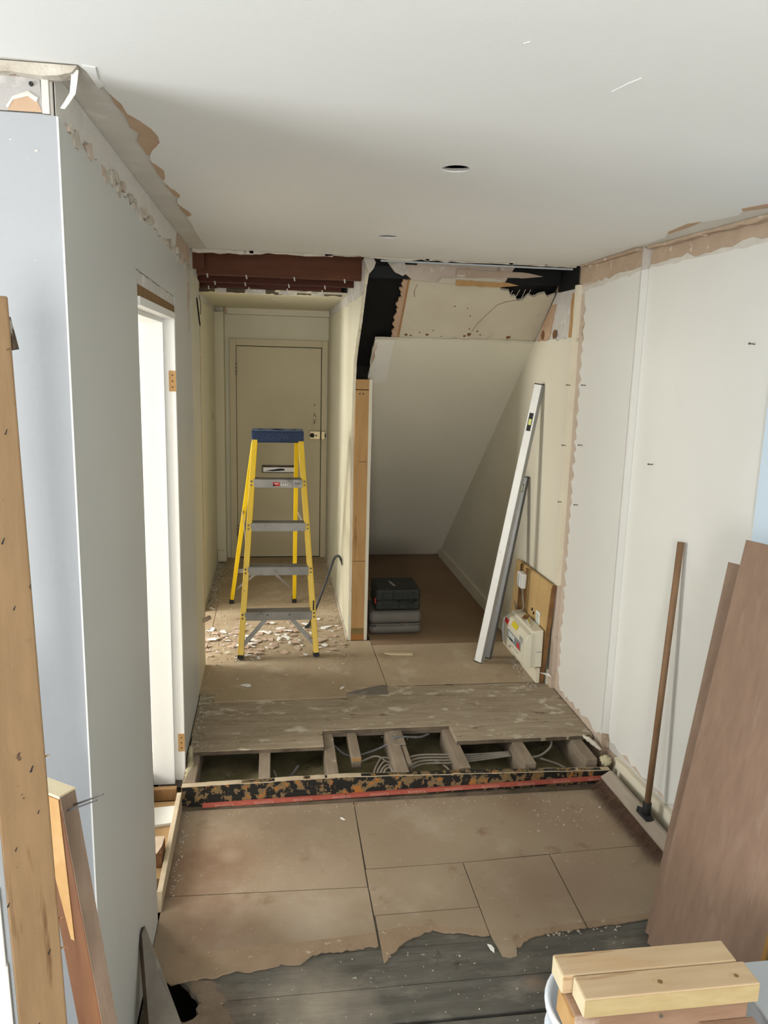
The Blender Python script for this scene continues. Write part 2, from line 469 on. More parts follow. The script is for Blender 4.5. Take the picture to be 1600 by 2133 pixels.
TORN = [(-0.36, 1.635), (-0.344, 1.715), (-0.333, 1.803), (-0.323, 1.855), (-0.323, 1.922), (-0.304, 1.969), (-.287, 2.03), (-0.28, 2.089), (-.284, 2.15), (-0.299, 2.195),
        (-.316, 2.24), (-0.328, 2.286), (-.335, 2.34), (-0.331, 2.394), (-0.321, 2.458), (-0.336, 2.587), (-0.322, 2.724), (-.315, 2.78), (-0.32, 2.834), (-0.334, 2.933), (-0.314, 3.112), (-.331, 3.2), (-0.327, 3.392), (-0.331, 3.608), (-0.327, 3.988)]
paint = [(-2.95, -3.15), (1.735, -3.15), (1.735, 1.9)]
paint += [(1.66, 2.0), (1.60, 2.30), (1.561, 2.412), (1.532, 2.51), (1.554, 2.537), (1.58, 2.60), (1.563, 2.689), (1.54, 2.74), (1.523, 2.811), (1.52, 2.965), (1.543, 3.028), (1.575, 3.10),
          (1.58, 3.25), (1.566, 3.38), (1.585, 3.535), (1.575, 3.7), (1.59, 3.85), (1.588, 4.04)]
paint += jag((1.585, 4.075), (-.325, 4.06), 34, .016)
paint += list(reversed(TORN)) + jag((-.40, 1.632), (-2.95, 1.632), 22, .010)
fill_with_holes(paint, HOLES, ZC, .004, 'ceiling_paint', 'paint_ceiling', ceil_root)
base = [(-2.95, -3.15), (1.80, -3.15), (1.80, 2.6), (1.66, 3.4), (1.63, 4.10)] + jag((1.60, 4.115), (-.42, 4.105), 30, .012) + [(-.42, 1.68), (-2.95, 1.68)]
fill_with_holes(base, [(x, y, r * 1.45) for x, y, r in HOLES], ZC + .0045, .010, 'ceiling_board', 'ceiling_scar', ceil_root)
# brown torn paper along the left edge
mb = MB()
mb.slab([(-0.336, 1.804), (-.326, 1.83), (-.316, 1.855), (-.318, 1.925), (-0.30, 1.965), (-.282, 2.03), (-0.274, 2.089), (-.279, 2.15), (-0.294, 2.2), (-0.322, 2.29), (-.336, 2.288), (-.339, 2.152), (-.323, 2.087), (-.336, 2.032), (-.331, 1.934), (-.338, 1.858)], 'z', ZC + .001, ZC + .0043)
mb.build('torn_paper', 'torn_paper', ceil_root)
for pts in ([(-.337, 2.36), (-.328, 2.38), (-.314, 2.45), (-.32, 2.52), (-.331, 2.585), (-.338, 2.5), (-.335, 2.42)],
            [(-.336, 2.66), (-.316, 2.72), (-.308, 2.79), (-.314, 2.84), (-.328, 2.80), (-.331, 2.72)],
            [(-.336, 2.94), (-.308, 3.10), (-.306, 3.15), (-.326, 3.2), (-.333, 3.08)],
            [(1.50, 2.80), (1.518, 2.97), (1.545, 3.03), (1.54, 2.84), (1.525, 2.74)],
            [(1.525, 2.50), (1.558, 2.54), (1.60, 2.46), (1.575, 2.38), (1.55, 2.42)],
            [(1.545, 2.02), (1.525, 2.03), (1.512, 2.015), (1.52, 1.985), (1.545, 1.97)]):
    MB().slab(pts, 'z', ZC - .001, ZC + .0043).build('torn_paper', 'torn_paper', ceil_root)
# scored scratch marks of old tape line
MB().slab([(-.352, 1.633), (-.33, 1.64), (-.338, 1.70), (-.335, 1.74), (-.35, 1.76)], 'z', ZC - .002, ZC + .002).build('peeling_paint', 'paint_ceiling', ceil_root)
for sc in ([(.651, 1.556), (.662, 1.505), (.673, 1.474), (.677, 1.478), (.664, 1.515)], [(.413, 1.371), (.422, 1.361), (.424, 1.364)]):
    MB().slab(sc, 'z', ZC - .0008, ZC + .001).build('scrape', 'paint_white_gloss', ceil_root)
# broken board edge hanging over the opening
rr = random.Random(11)
for (xa, xb, z0) in ((-.40, -.10, 2.352), (-.12, .30, 2.358), (.26, .80, 2.360), (.78, 1.25, 2.360), (1.23, 1.60, 2.360)):
    top = [(xa, ZC + .016), (xb, ZC + .016)]
    bot = jag((xb, z0 + .006), (xa, z0 + .006), 9, .006, rr)
    MB().slab(top + bot, 'y', 4.112, 4.126).build('broken_edge', 'broken_plaster', ceil_root)

# floor above and dark void over the opening
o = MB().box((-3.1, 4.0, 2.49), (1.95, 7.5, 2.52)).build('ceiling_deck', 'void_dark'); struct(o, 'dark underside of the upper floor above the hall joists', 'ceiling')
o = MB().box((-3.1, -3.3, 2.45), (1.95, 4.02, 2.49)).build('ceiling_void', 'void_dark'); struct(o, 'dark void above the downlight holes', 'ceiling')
# sealing side boards of the joist void
o = MB().box((-.62, 4.13, 2.30), (-.56, 7.3, 2.50)).build('wall_plate', 'joist_red'); struct(o, 'dark timber wall plate carrying the hall joists', 'wall plate')

# ---- left wall with the doorway
wl = struct(thing('wall_left', 'white left wall with torn top edge and a stripped doorway', 'wall', (XL, 3.0, ZF)), 'white left wall with torn top edge and a stripped doorway', 'wall')
core = [(1.69, ZF), (2.50, ZF), (2.50, 2.045), (3.41, 2.045), (3.41, ZF), (4.545, ZF), (4.545, 2.44), (1.69, 2.44)]
MB().slab(core, 'x', -.535, -.418).build('wall_core', 'grey_plaster', wl)
rr = random.Random(21)
skin = [(1.6735, ZF), (2.515, ZF), (2.512, 2.05), (2.50, 2.10), (3.43, 2.09), (3.435, 2.0), (3.425, 1.5), (3.43, .9), (3.42, .3), (3.43, -.02), (3.46, -.10), (3.52, -.14), (4.10, -.14)]
skin += jag((4.10, -.02), (4.105, 2.26), 34, .008, rr)
skin += jag((4.10, 2.265), (1.6735, 2.288), 60, .014, rr)
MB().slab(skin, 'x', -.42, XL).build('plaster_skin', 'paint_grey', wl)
# second stretch beyond the scar of the removed partition
skin2 = jag((4.118, .0), (4.122, 2.27), 30, .006, rr) + jag((4.13, 2.27), (4.56, 2.26), 8, .01, rr) + [(4.56, 0)]
MB().slab(skin2, 'x', -.42, XL - .002).build('plaster_skin', 'paint_hall', wl)
# brown scar and broken bits in the partition line
MB().slab(jag((4.09, .75), (4.09, 2.30), 20, .006, rr) + jag((4.135, 2.30), (4.13, .75), 20, .01, rr), 'x', -.419, -.4145).build('scar', 'bare_plaster', wl)
MB().slab([(4.40, 2.16), (4.56, 2.03), (4.56, 2.015), (4.40, 2.14)], 'x', XL - .001, XL + .004).build('gap', 'void_dark', wl)
MB().slab(jag((4.548, .30), (4.548, 2.02), 16, .003, rr) + jag((4.575, 2.02), (4.562, .30), 16, .006, rr), 'x', -.53, XL + .001).build('bare_edge', 'bare_plaster', wl)
# broken plaster lumps along the top edge
for i in range(46):
    y = rr.uniform(1.75, 4.05); z = 2.288 - .008 * (y - 1.67) + rr.uniform(-.012, .02)
    s = rr.uniform(.008, .026)
    pts = [(y + s * 1.6 * math.cos(a) * rr.uniform(.5, 1), z + s * math.sin(a) * rr.uniform(.5, 1)) for a in [k * math.pi / 3 + rr.uniform(-.3, .3) for k in range(6)]]
    MB().slab(pts, 'x', -.419, XL + rr.uniform(.001, .008)).build('broken_plaster', 'broken_plaster' if i % 3 else 'pink_plaster', wl)
for (y, z, h) in ((3.93, 2.16, .10), (3.98, 2.08, .12), (4.02, 2.2, .09)):
    MB().slab(jag((y - .012, z - h), (y - .008, z + h), 6, .004, rr) + jag((y + .012, z + h), (y + .008, z - h), 6, .004, rr), 'x', -.419, XL + .0015).build('scratch', 'bare_plaster', wl)
# cove scar panel above (timber plate board line)
MB().slab([(1.69, 2.29), (4.10, 2.27), (4.10, 2.372), (1.69, 2.372)], 'x', -.42, -.4165).build('cove_scar', 'ceiling_scar', wl)
MB().slab([(3.55, 2.27), (4.10, 2.262), (4.10, 2.372), (3.62, 2.372)], 'x', -.418, -.4145).build('cove_scar', 'bare_plaster', wl)
# bare band above the doorway and along the far jamb
MB().slab(jag((2.505, 2.055), (3.42, 2.05), 10, .003, rr) + jag((3.425, 2.088), (2.505, 2.098), 18, .006, rr), 'x', -.419, -.413).build('bare_band', 'grey_plaster', wl)
MB().slab([(2.51, 2.025), (3.40, 2.02), (3.40, 2.052), (2.51, 2.058)], 'x', -.45, -.411).build('head_batten', 'batten_brown', wl)
MB().slab([(3.392, -.06), (3.425, -.06), (3.428, 2.05), (3.40, 2.05)], 'x', -.45, -.4115).build('jamb_batten', 'batten_brown', wl)
MB().slab([(2.495, -.14), (2.518, -.14), (2.516, 2.03), (2.497, 2.03)], 'x', -.50, -.4125).build('jamb_batten', 'batten_brown', wl)

# door lining of the left doorway (door taken off)
dl = struct(thing('door_2', 'white painted door lining without a door in the left wall', 'door frame', (-.47, 3.36, ZF)), 'white painted door lining without a door in the left wall', 'door frame')
MB().box((-.545, 3.362, -.075), (-.404, 3.392, 2.02)).build('jamb', 'paint_white_gloss', dl, bevel=.002)
MB().box((-.545, 3.346, -.085), (-.449, 3.363, 1.99)).build('door_stop', 'paint_white_gloss', dl, bevel=.002)
MB().box((-.545, 2.52, 1.995), (-.404, 3.362, 2.022)).build('head', 'paint_white_gloss', dl, bevel=.002)
MB().box((-.545, 2.52, 1.978), (-.449, 3.346, 1.996)).build('door_stop', 'paint_white_gloss', dl, bevel=.002)
MB().box((-.545, 2.517, -.075), (-.43, 2.523, 2.0)).build('jamb', 'paint_white_gloss', dl)
for z0 in (1.70, .07):
    h = MB().box((-.432, 3.3585, z0), (-.4035, 3.363, z0 + .085)).build('hinge_recess', 'post_wood', dl); h['label'] = 'bare wood hinge recess'
    for k in range(3):
        MB().box((-.420, 3.357, z0 + .015 + .025 * k), (-.415, 3.359, z0 + .02 + .025 * k)).build('screw_hole', 'print_black', h)

# ---- wall facing the camera at the left
we = struct(thing('wall_left_return', 'pale wall return at left facing the camera with coving scar', 'wall', (-1.5, 1.68, ZF)), 'pale wall return at left facing the camera with coving scar', 'wall')
MB().box((-2.95, 1.682, ZF), (-.42, 1.80, 2.44)).build('wall_core', 'grey_plaster', we)
MB().slab([(-2.95, ZF), (-.4105, ZF)] + [(-.4105, 2.288)] + jag((-.45, 2.290), (-2.95, 2.290), 40, .003, rr), 'y', 1.672, 1.683).build('plaster_skin', 'paint_return_shaded', we)
MB().slab([(-2.95, 2.29), (-.437, 2.293), (-.44, 2.358), (-2.95, 2.357)], 'y', 1.674, 1.683).build('cove_scar', 'return_scar', we)
MB().slab([(-.50, 2.293), (-.50, 2.307), (-.489, 2.316), (-.462, 2.324), (-.445, 2.311), (-.438, 2.293)], 'y', 1.6725, 1.6745).build('torn_paper', 'torn_paper', we)
MB().slab([(-.503, 2.30), (-.49, 2.318), (-.462, 2.329), (-.444, 2.318), (-.447, 2.310), (-.462, 2.320), (-.489, 2.312), (-.499, 2.297)], 'y', 1.6715, 1.6735).build('torn_edge', 'paper_edge', we)
MB().slab([(-.437, 2.291), (-.424, 2.291), (-.424, 2.352), (-.437, 2.354)], 'y', 1.671, 1.683).build('plaster_edge', 'paper_edge', we)
MB().slab(jag((-2.95, 2.356), (-.40, 2.353), 60, .004, rr) + [(-.375, 2.36), (-.365, 2.372), (-2.95, 2.372)], 'y', 1.648, 1.683).build('ceiling_edge', 'broken_plaster', we)
MB().tube([(-.455, 1.6705, 2.342), (-.455, 1.677, 2.342)], .0042, 10).build('screw_hole', 'print_black', we)
MB().box((-.412, 1.6705, ZF), (-.4085, 1.6735, 2.287)).build('corner_bead', 'paint_wall', we)
for (x, z, dx, dz) in ((-.50, 2.24, .004, .002), (-.468, 2.21, .002, .001), (-.455, 2.222, .006, .003), (-.466, 2.02, .003, .001)):
    MB().box((x, 1.6712, z), (x + dx, 1.6722, z + dz)).build('chip', 'paper_edge', we)

# ---- right wall
wr = struct(thing('wall_right', 'white right wall with a shallow step and torn edges', 'wall', (XR, 3.4, ZF)), 'white right wall with a shallow step and torn edges', 'wall')
MB().box((XR + .012, 3.39, ZF), (XR + .16, 7.4, 2.5)).build('wall_core', 'bare_plaster', wr)
MB().slab([(near_wall_x(3.40) + .012, 3.40), (near_wall_x(1.6) + .012, 1.6), (1.76, 1.5), (1.76, -3.2), (1.95, -3.2), (1.95, 3.40)], 'z', ZF, 2.5).build('wall_core', 'bare_plaster', wr)
rr = random.Random(31)
# far panel (protrudes), painted
far = [(3.39, .05)] + jag((3.42, .045), (3.96, .03), 14, .022, rr) + [(3.985, .06)]
# serrated edge toward the opening
z = .10
ser = []
while z < 2.20:
    big = (1.05 < z < 1.42) or (z > 1.45 and z < 1.72)
    ser.append((3.985 + rr.uniform(-.006, .006), z)); z += rr.uniform(.035, .06)
    ser.append((4.015 + rr.uniform(-.008, .008), z)); z += rr.uniform(.02, .04)
far += ser
far += jag((4.02, 2.235), (3.39, 2.275), 18, .010, rr)
MB().slab(far, 'x', XR, XR + .0125).build('plaster_skin', 'paint_wall', wr)
# nib face between the two levels
nib = MB(); xn = near_wall_x(3.39)
nib.slab([(XR, .06), (xn + .012, .05), (xn + .012, 2.285), (XR, 2.275)], 'y', 3.380, 3.392)
nib.build('step_face', 'paint_wall', wr)
MB().slab([(XR + .002, -.02), (xn + .012, -.02), (xn + .010, .07), (XR + .002, .08)], 'y', 3.384, 3.392).build('bare_step_face', 'bare_plaster', wr)
MB().slab([(XR + .002, 2.27), (xn + .012, 2.275), (xn + .012, 2.372), (XR + .002, 2.372)], 'y', 3.384, 3.392).build('bare_step_face', 'grey_plaster', wr)
# near panel, slightly splayed
def nx(p, o):     # point on the near wall
    return (near_wall_x(p[0]) + o, p[0], p[1])
near = [(3.378, .055)] + jag((3.36, .02), (1.6, .02), 40, .022, rr) + [(1.6, 2.29)] + jag((1.6, 2.285), (3.378, 2.285), 44, .012, rr)
MB().loft([nx(p, 0) for p in near], [nx(p, .0125) for p in near]).build('plaster_skin', 'paint_wall', wr)
MB().box((1.748, -3.2, ZF), (1.762, 1.61, 2.37)).build('plaster_skin', 'paint_wall', wr)
# pink plaster edge and cut board strip at the end of the wall
MB().slab(jag((3.95, .0), (4.06, .0), 3, .004, rr) + jag((4.075, .0), (4.075, 2.28), 30, .004, rr) + [(3.95, 2.28)], 'x', XR + .004, XR + .013).build('bare_edge', 'pink_plaster', wr)
MB().slab(jag((4.065, .62), (4.07, 2.275), 24, .004, rr) + jag((4.112, 2.275), (4.108, .62), 24, .005, rr), 'x', XR - .020, XR + .012).build('cut_board_edge', 'paint_cream', wr)
MB().slab(jag((4.060, -.0), (4.065, .62), 12, .005, rr) + jag((4.112, .62), (4.108, -.0), 12, .006, rr), 'x', XR - .018, XR + .012).build('cut_board_edge', 'pink_plaster', wr)
MB().slab([(3.39, -.02), (4.06, -.01), (4.06, .09), (3.39, .10)], 'x', XR + .005, XR + .0135).build('bare_base', 'pink_plaster', wr)
# bare strips at the top
MB().slab([(3.39, 2.26), (4.075, 2.22), (4.075, 2.374), (3.39, 2.374)], 'x', XR + .005, XR + .0135).build('cove_scar', 'bare_plaster', wr)
MB().slab(jag((3.39, 2.262), (4.07, 2.225), 14, .004, rr) + jag((4.07, 2.262), (3.39, 2.292), 16, .012, rr), 'x', XR + .002, XR + .0135).build('torn_edge', 'paper_edge', wr)
strip = jag((3.38, 2.275), (1.65, 2.275), 30, .006, rr) + jag((1.65, 2.315), (3.38, 2.300), 30, .014, rr)
MB().loft([nx(p, .003) for p in strip], [nx(p, .0135) for p in strip]).build('torn_edge', 'paper_edge', wr)
MB().loft([nx(p, .006) for p in [(3.38, 2.27), (1.6, 2.27), (1.6, 2.374), (3.38, 2.374)]], [nx(p, .0135) for p in [(3.38, 2.27), (1.6, 2.27), (1.6, 2.374), (3.38, 2.374)]]).build('cove_scar', 'bare_plaster', wr)
# ceiling angle: ragged plaster nibs
for (ya, yb) in ((4.06, 3.40), (3.36, 2.95), (2.95, 2.45), (2.45, 1.7)):
    pts = [(ya, ZC + .003), (yb, ZC + .003)] + jag((yb, ZC - .012), (ya, ZC - .008), 12, .006, rr)
    MB().loft([(near_wall_x(p[0]) - .03 if ya < 3.39 else XR - .02, p[0], p[1]) for p in pts], [(near_wall_x(p[0]) + .0 if ya < 3.39 else XR + .008, p[0], p[1]) for p in pts]).build('broken_edge', 'bare_plaster', wr)
# bare band at the foot of the near panel
foot = jag((3.37, -.02), (1.7, -.02), 20, .004, rr) + jag((1.7, .062), (3.37, .085), 30, .012, rr)
MB().loft([nx(p, .004) for p in foot], [nx(p, .0135) for p in foot]).build('bare_base', 'grey_plaster', wr)
for (ya, yb, za) in ((3.25, 3.02, .012), (3.05, 2.86, .02), (2.84, 2.70, .035), (2.62, 2.45, .02)):
    pp = jag((ya, za), (yb, za - .01), 5, .008, rr) + jag((yb, za + .028), (ya, za + .035), 5, .012, rr)
    MB().loft([nx(p, .0025) for p in pp], [nx(p, .006) for p in pp]).build('bare_patch', 'pink_plaster', wr)
# nails left in the wall
for (x, y, z) in ((XR, 3.919, 1.752), (XR, 3.904, 1.439), (XR, 3.902, 1.118), (XR - .018, 4.085, 1.747), (XR - .018, 4.092, 1.418), (XR - .018, 4.09, 1.10), (near_wall_x(2.6), 2.60, 1.94), (near_wall_x(3.2), 3.2, 1.43)):
    n_ = MB().tube([(x + .004, y, z), (x - .022, y - .004, z + .002)], .0022, 6)
    n_.tube([(x - .0225, y - .004, z + .002), (x - .025, y - .004, z + .002)], .0045, 8)
    n_.build('nail', 'steel_dark', wr)

# skirting on the near right wall
bb = []
top = jag((3.27, -.012), (1.7, .0), 40, .005, rr)
pts = [(3.27, ZF + .001)] + top + [(1.7, ZF + .001)]
sk = MB().loft([nx(p, -.019) for p in pts], [nx(p, .003) for p in pts]).build('baseboard_right', 'paint_cream', origin=(1.65, 2.6, ZF))
struct(sk, 'cream skirting board with a chipped top under the right wall', 'skirting')

# ---- hall: walls, ceiling, end wall
wh = struct(thing('wall_hall_left', 'cream left wall of the hall beyond the ladder', 'wall', (HL, 6.3, 0)), 'cream left wall of the hall beyond the ladder', 'wall')
MB().slab([(5.60, 0), (7.25, 0), (7.25, 2.44), (4.30, 2.44), (4.30, 2.08), (5.60, 2.08)], 'x', -.60, HL).build('wall_body', 'paint_hall', wh)
MB().box((-.60, 5.585, 0), (HL + .001, 5.60, 2.08)).build('jamb_edge', 'post_wood', wh)
MB().slab(jag((5.3, 2.235), (7.2, 2.235), 24, .008, rr) + jag((7.2, 2.29), (5.3, 2.29), 4, .002, rr), 'x', HL, HL + .006).build('cove_scar', 'grey_plaster', wh)
MB().slab([(5.62, 0), (7.2, 0)] + jag((7.2, .055), (5.62, .05), 18, .012, rr), 'x', HL, HL + .004).build('torn_foot', 'broken_plaster', wh)
MB().tube([(-.498, 5.45, 2.272), (-.494, 5.52, 2.24), (-.494, 5.60, 2.19), (-.496, 5.57, 2.13)], .003, 6).build('loose_wire', 'cable_dark', wh, smooth=True)
MB().box((-.5055, 6.62, 1.33), (-.503, 6.632, 1.40)).build('wall_slot', 'print_black', wh)
MB().box((-.505, 6.98, .02), (-.43, 7.2, 2.235)).build('pipe_boxing', 'paint_hall', wh)
MB().box((-.50, 6.95, .035), (-.425, 6.99, .13)).build('boxing_foot', 'paint_hall', wh)

we2 = struct(thing('wall_hall_end', 'cream end wall of the hall around the front door', 'wall', (0, YE, 0)), 'cream end wall of the hall around the front door', 'wall')
MB().slab([(-.62, 0), (-.335, 0), (-.335, 2.0), (.445, 2.0), (.445, 0), (.62, 0), (.62, 2.44), (-.62, 2.44)], 'y', YE, YE + .12).build('wall_body', 'paint_hall', we2)
MB().box((-.42, 7.10, 2.228), (.495, 7.2, 2.285)).build('cornice_box', 'paint_hall', we2, bevel=.004)
MB().box((-.505, 7.08, 2.222), (-.435, 7.2, 2.285)).build('cornice_box', 'paint_hall', we2, bevel=.004)
MB().box((-.434, 7.094, 2.226), (-.405, 7.10, 2.27)).build('cable_gap', 'bare_plaster', we2)

hc = struct(thing('ceiling_hall', 'cream hall ceiling ending in a ragged broken edge', 'ceiling', (0, 6.3, 2.28)), 'cream hall ceiling ending in a ragged broken edge', 'ceiling')
edge = jag((-.52, 5.36), (.52, 5.33), 26, .03, rr)
MB().slab(edge + [(.52, 7.22), (-.52, 7.22)], 'z', 2.28, 2.293).build('ceiling_board', 'paint_hall', hc)
MB().slab([(-.34, 5.45), (.30, 5.45), (.30, 5.52), (-.34, 5.52)], 'z', 2.272, 2.281).build('raised_strip', 'paint_hall', hc, bevel=.003)
for i, (x, y) in enumerate(((.02, 5.85), (.03, 6.0), (.04, 6.4))):
    MB().box((x - .04, y, 2.2785), (x + .04, y + .012, 2.2805)).build('mark', 'grey_plaster', hc)
for i in range(9):
    x = -.42 + .1 * i + rr.uniform(-.03, .03)
    MB().slab(jag((x - .06, 2.268), (x + .06, 2.268), 5, .006, rr) + [(x + .06, 2.294), (x - .06, 2.294)], 'y', 5.335 + rr.uniform(0, .01), 5.35).build('broken_edge', 'grey_plaster' if i % 2 else 'beam_bare', hc)

# hall joists over the opening
for i, y in enumerate((4.50, 4.92, 5.24)):
    j = MB().box((-.56, y, 2.292), (.56 - .06 * i, y + .045, 2.49)).build('hall_joist', 'joist_red_front' if i == 0 else 'joist_red', origin=(0, y, 2.29))
    struct(j, ('reddish brown ceiling joist over the hall, nearest of three', 'reddish brown ceiling joist over the hall, middle of three', 'reddish brown ceiling joist just before the hall ceiling edge')[i], 'joist')
    for k in range(4):
        x = -.36 + .24 * k + rr.uniform(-.06, .06)
        MB().tube([(x, y - .003, 2.296), (x + .004, y - .004, 2.275)], .004, 6).build('nail', 'paper_edge', j)
# broken lath and plaster at the front left of the void
o = MB()
o.slab(jag((-.42, 2.385), (-.05, 2.375), 8, .01, rr) + jag((-.05, 2.40), (-.42, 2.435), 6, .012, rr), 'y', 4.20, 4.22)
o = o.build('trim_1', 'grey_plaster', origin=(-.25, 4.2, 2.38)); struct(o, 'broken grey plaster scrap hanging at the left of the hall ceiling void', 'plaster')
o = MB().bar((-.44, 4.55, 2.40), (-.49, 5.20, 2.29), (1, 0, 0), .05, .03).build('trim_2', 'pine_stud', origin=(-.46, 4.9, 2.3)); struct(o, 'pale timber batten at the left end of the hall joists', 'batten')
o = MB().box((-.42, 4.30, 2.30), (-.36, 4.345, 2.40)).build('trim_3', 'joist_red_front', origin=(-.39, 4.3, 2.3)); struct(o, 'short red brown joist end beside the left wall top', 'batten')
# metal channel over the opening
o = MB().box((.55, 4.135, 2.356), (1.59, 4.15, 2.364)).build('trim_4', 'grey_plastic', origin=(1.1, 4.14, 2.36)); struct(o, 'thin pale metal edge strip above the stair opening', 'trim')

# ---- spandrel wall between hall and stair cupboard
sp = struct(thing('wall_spandrel', 'cream plastered side wall of the hall with a curved broken front edge', 'wall', (.5, 5.6, 0)), 'cream plastered side wall of the hall with a curved broken front edge', 'wall')
prof = [(4.925, 0), (4.93, .35), (4.945, .8), (4.965, 1.24), (4.95, 1.50), (4.923, 1.70), (4.885, 1.84), (4.80, 1.93), (4.68, 2.02), (4.60, 2.09), (4.53, 2.16), (4.44, 2.25), (4.36, 2.30), (4.27, 2.34), (4.24, 2.40)]
pr2 = []
for a, b in zip(prof[:-1], prof[1:]):
    pr2 += jag(a, b, 6, .0045, rr)[:-1]
pr2 += [prof[-1]]
MB().slab(pr2 + [(7.2, 2.40), (7.2, 0)], 'x', HR, HR + .007).build('plaster_skin', 'paint_hall', sp)
pr3 = [(y - .008 + rr.uniform(-.004, .006), z) for y, z in pr2]
MB().slab(pr3 + [(7.2, 2.40), (7.2, 0)], 'x', HR + .0075, HR + .018).build('plaster_board', 'paint_cream', sp)
MB().slab(jag((4.47, 2.215), (7.2, 2.225), 30, .008, rr) + [(7.2, 2.40), (4.27, 2.40), (4.30, 2.335), (4.40, 2.28)], 'x', HR - .005, HR).build('cove_scar', 'grey_plaster', sp)
MB().slab(jag((4.935, 0), (7.2, 0), 4, .001, rr) + jag((7.2, .018), (4.935, .02), 24, .005, rr), 'x', HR - .012, HR).build('torn_foot', 'broken_plaster', sp)
cl = [(4.925, 0), (4.93, .5), (4.94, 1.0), (4.93, 1.40), (4.935, 1.735), (5.08, 1.735), (7.25, .012), (7.25, 0)]
cl2 = []
for a, b in zip(cl[:4], cl[1:5]):
    cl2 += jag(a, b, 8, .004, rr)[:-1]
cl2 += cl[4:]
MB().slab(cl2, 'x', .607, .622).build('cupboard_lining', 'paint_closet', sp)
MB().slab([(y - .003, z) for y, z in cl2[:33]] + [(4.95, 1.735), (4.95, 0)], 'x', .600, .6075).build('lining_edge', 'paint_cream', sp)

# stud post at the end of the spandrel
po = struct(thing('post', 'orange brown timber post at the end of the hall side wall', 'post', (.555, 4.97, 0)), 'orange brown timber post at the end of the hall side wall', 'post')
MB().box((.514, 4.922, 0), (.602, 5.02, .042)).build('base_block', 'post_base', po, bevel=.002)
MB().box((.515, 4.925, .042), (.600, 5.02, .085)).build('green_stained_foot', 'post_green', po)
MB().box((.514, 4.924, .085), (.600, 5.02, .548)).build('timber_piece', 'post_wood', po, bevel=.002)
t_ = MB().box((.514, 4.922, .551), (.600, 5.02, 1.668)).build('timber_piece', 'post_wood', po, bevel=.002)
MB().box((.515, 4.926, 1.672), (.601, 5.02, 1.735)).build('timber_piece', 'post_wood', po, bevel=.002)
for x in (.54, .563):
    MB().tube([(x, 4.918, 1.645), (x, 4.926, 1.645)], .0045, 8).build('nail_hole', 'print_black', t_)
MB().box((.545, 4.9205, 1.21), (.59, 4.9225, 1.213)).build('crack', 'print_black', t_)

# ---- stair underside
so = struct(thing('stair_soffit', 'white sloping underside of the stairs in the cupboard', 'stair soffit', (1.1, 6.0, 0)), 'white sloping underside of the stairs in the cupboard', 'stair soffit')
def on_slope(x, y, up=0.0):
    n = Vector((0, .7929, 1)).normalized()
    return Vector((x, y, soff(y))) + n * up
rr = random.Random(41)
tl = jag((.612, 4.775), (1.635, 4.77), 20, .006, rr)
left = jag((.612, 4.80), (.606, 5.10), 10, .008, rr)
pts = [on_slope(x, y) for x, y in tl] + [on_slope(1.635, 7.27), on_slope(.62, 7.27), on_slope(.62, 5.12)] + [on_slope(x, y) for x, y in reversed(left)]
MB().poly(pts, on_slope(0, 5, .022) - on_slope(0, 5)).build('plasterboard', 'paint_closet', so)
pts = [on_slope(x, y, -.002) for x, y in jag((.615, 4.782), (.73, 4.778), 4, .003, rr)] + [on_slope(x, y, -.002) for x, y in ((.731, 5.10), (.66, 5.115))] + [on_slope(x, y, -.002) for x, y in jag((.612, 5.10), (.612, 4.79), 9, .005, rr)]
MB().poly(pts, on_slope(0, 5, .003) - on_slope(0, 5)).build('textured_patch', 'paint_textured', so)
pts = [on_slope(x, y, -.0028) for x, y in ((.613, 4.80), (.628, 4.79), (.634, 4.83), (.622, 4.86), (.63, 4.90), (.615, 4.97), (.610, 4.93))]
MB().poly(pts, on_slope(0, 5, .002) - on_slope(0, 5)).build('bare_patch', 'bare_plaster', so)
# exposed old sloping panel above it
up = .026
lefte = jag((.748, 4.395), (.755, 4.79), 14, .006, rr)
tp = [(1.62, 4.45), (1.58, 4.47), (1.555, 4.445), (1.52, 4.455), (1.50, 4.475), (1.46, 4.46), (1.44, 4.495), (1.41, 4.50), (1.385, 4.47), (1.36, 4.475), (1.34, 4.44), (1.29, 4.435), (1.27, 4.41), (1.22, 4.385), (1.16, 4.38), (1.10, 4.38), (.96, 4.375), (.86, 4.375)]
pts = [on_slope(x, y, up) for x, y in lefte] + [on_slope(1.63, 4.80, up)] + [on_slope(x, y, up) for x, y in tp]
bp = MB().poly(pts, on_slope(0, 5, .016) - on_slope(0, 5)).build('old_panel', 'beige_panel', so)
bp['label'] = 'stained beige old panel'
for (x, y, r) in ((.80, 4.755, .012), (.93, 4.75, .012), (1.19, 4.74, .017), (1.165, 4.752, .012), (1.445, 4.752, .016), (.88, 4.735, .006), (.96, 4.72, .005), (1.235, 4.715, .008), (1.26, 4.74, .006), (1.02, 4.76, .005), (.83, 4.76, .008), (1.18, 4.70, .007), (1.05, 4.55, .006), (1.13, 4.56, .005), (1.16, 4.61, .005)):
    pp = [on_slope(x + r * rr.uniform(.6, 1.1) * math.cos(a), y + .8 * r * rr.uniform(.6, 1.1) * math.sin(a), up - .0015) for a in [k * math.pi / 4 for k in range(8)]]
    MB().poly(pp, on_slope(0, 5, .002) - on_slope(0, 5)).build('stain_hole', 'osb', bp)
for path in ([(1.30, 4.53), (1.255, 4.60), (1.22, 4.66), (1.20, 4.72)], [(.80, 4.42), (.79, 4.46), (.80, 4.50)], [(1.42, 4.49), (1.34, 4.51), (1.30, 4.53)]):
    MB().tube([on_slope(x, y, up - .0005) for x, y in path], .0016, 4).build('crack', 'osb', bp)
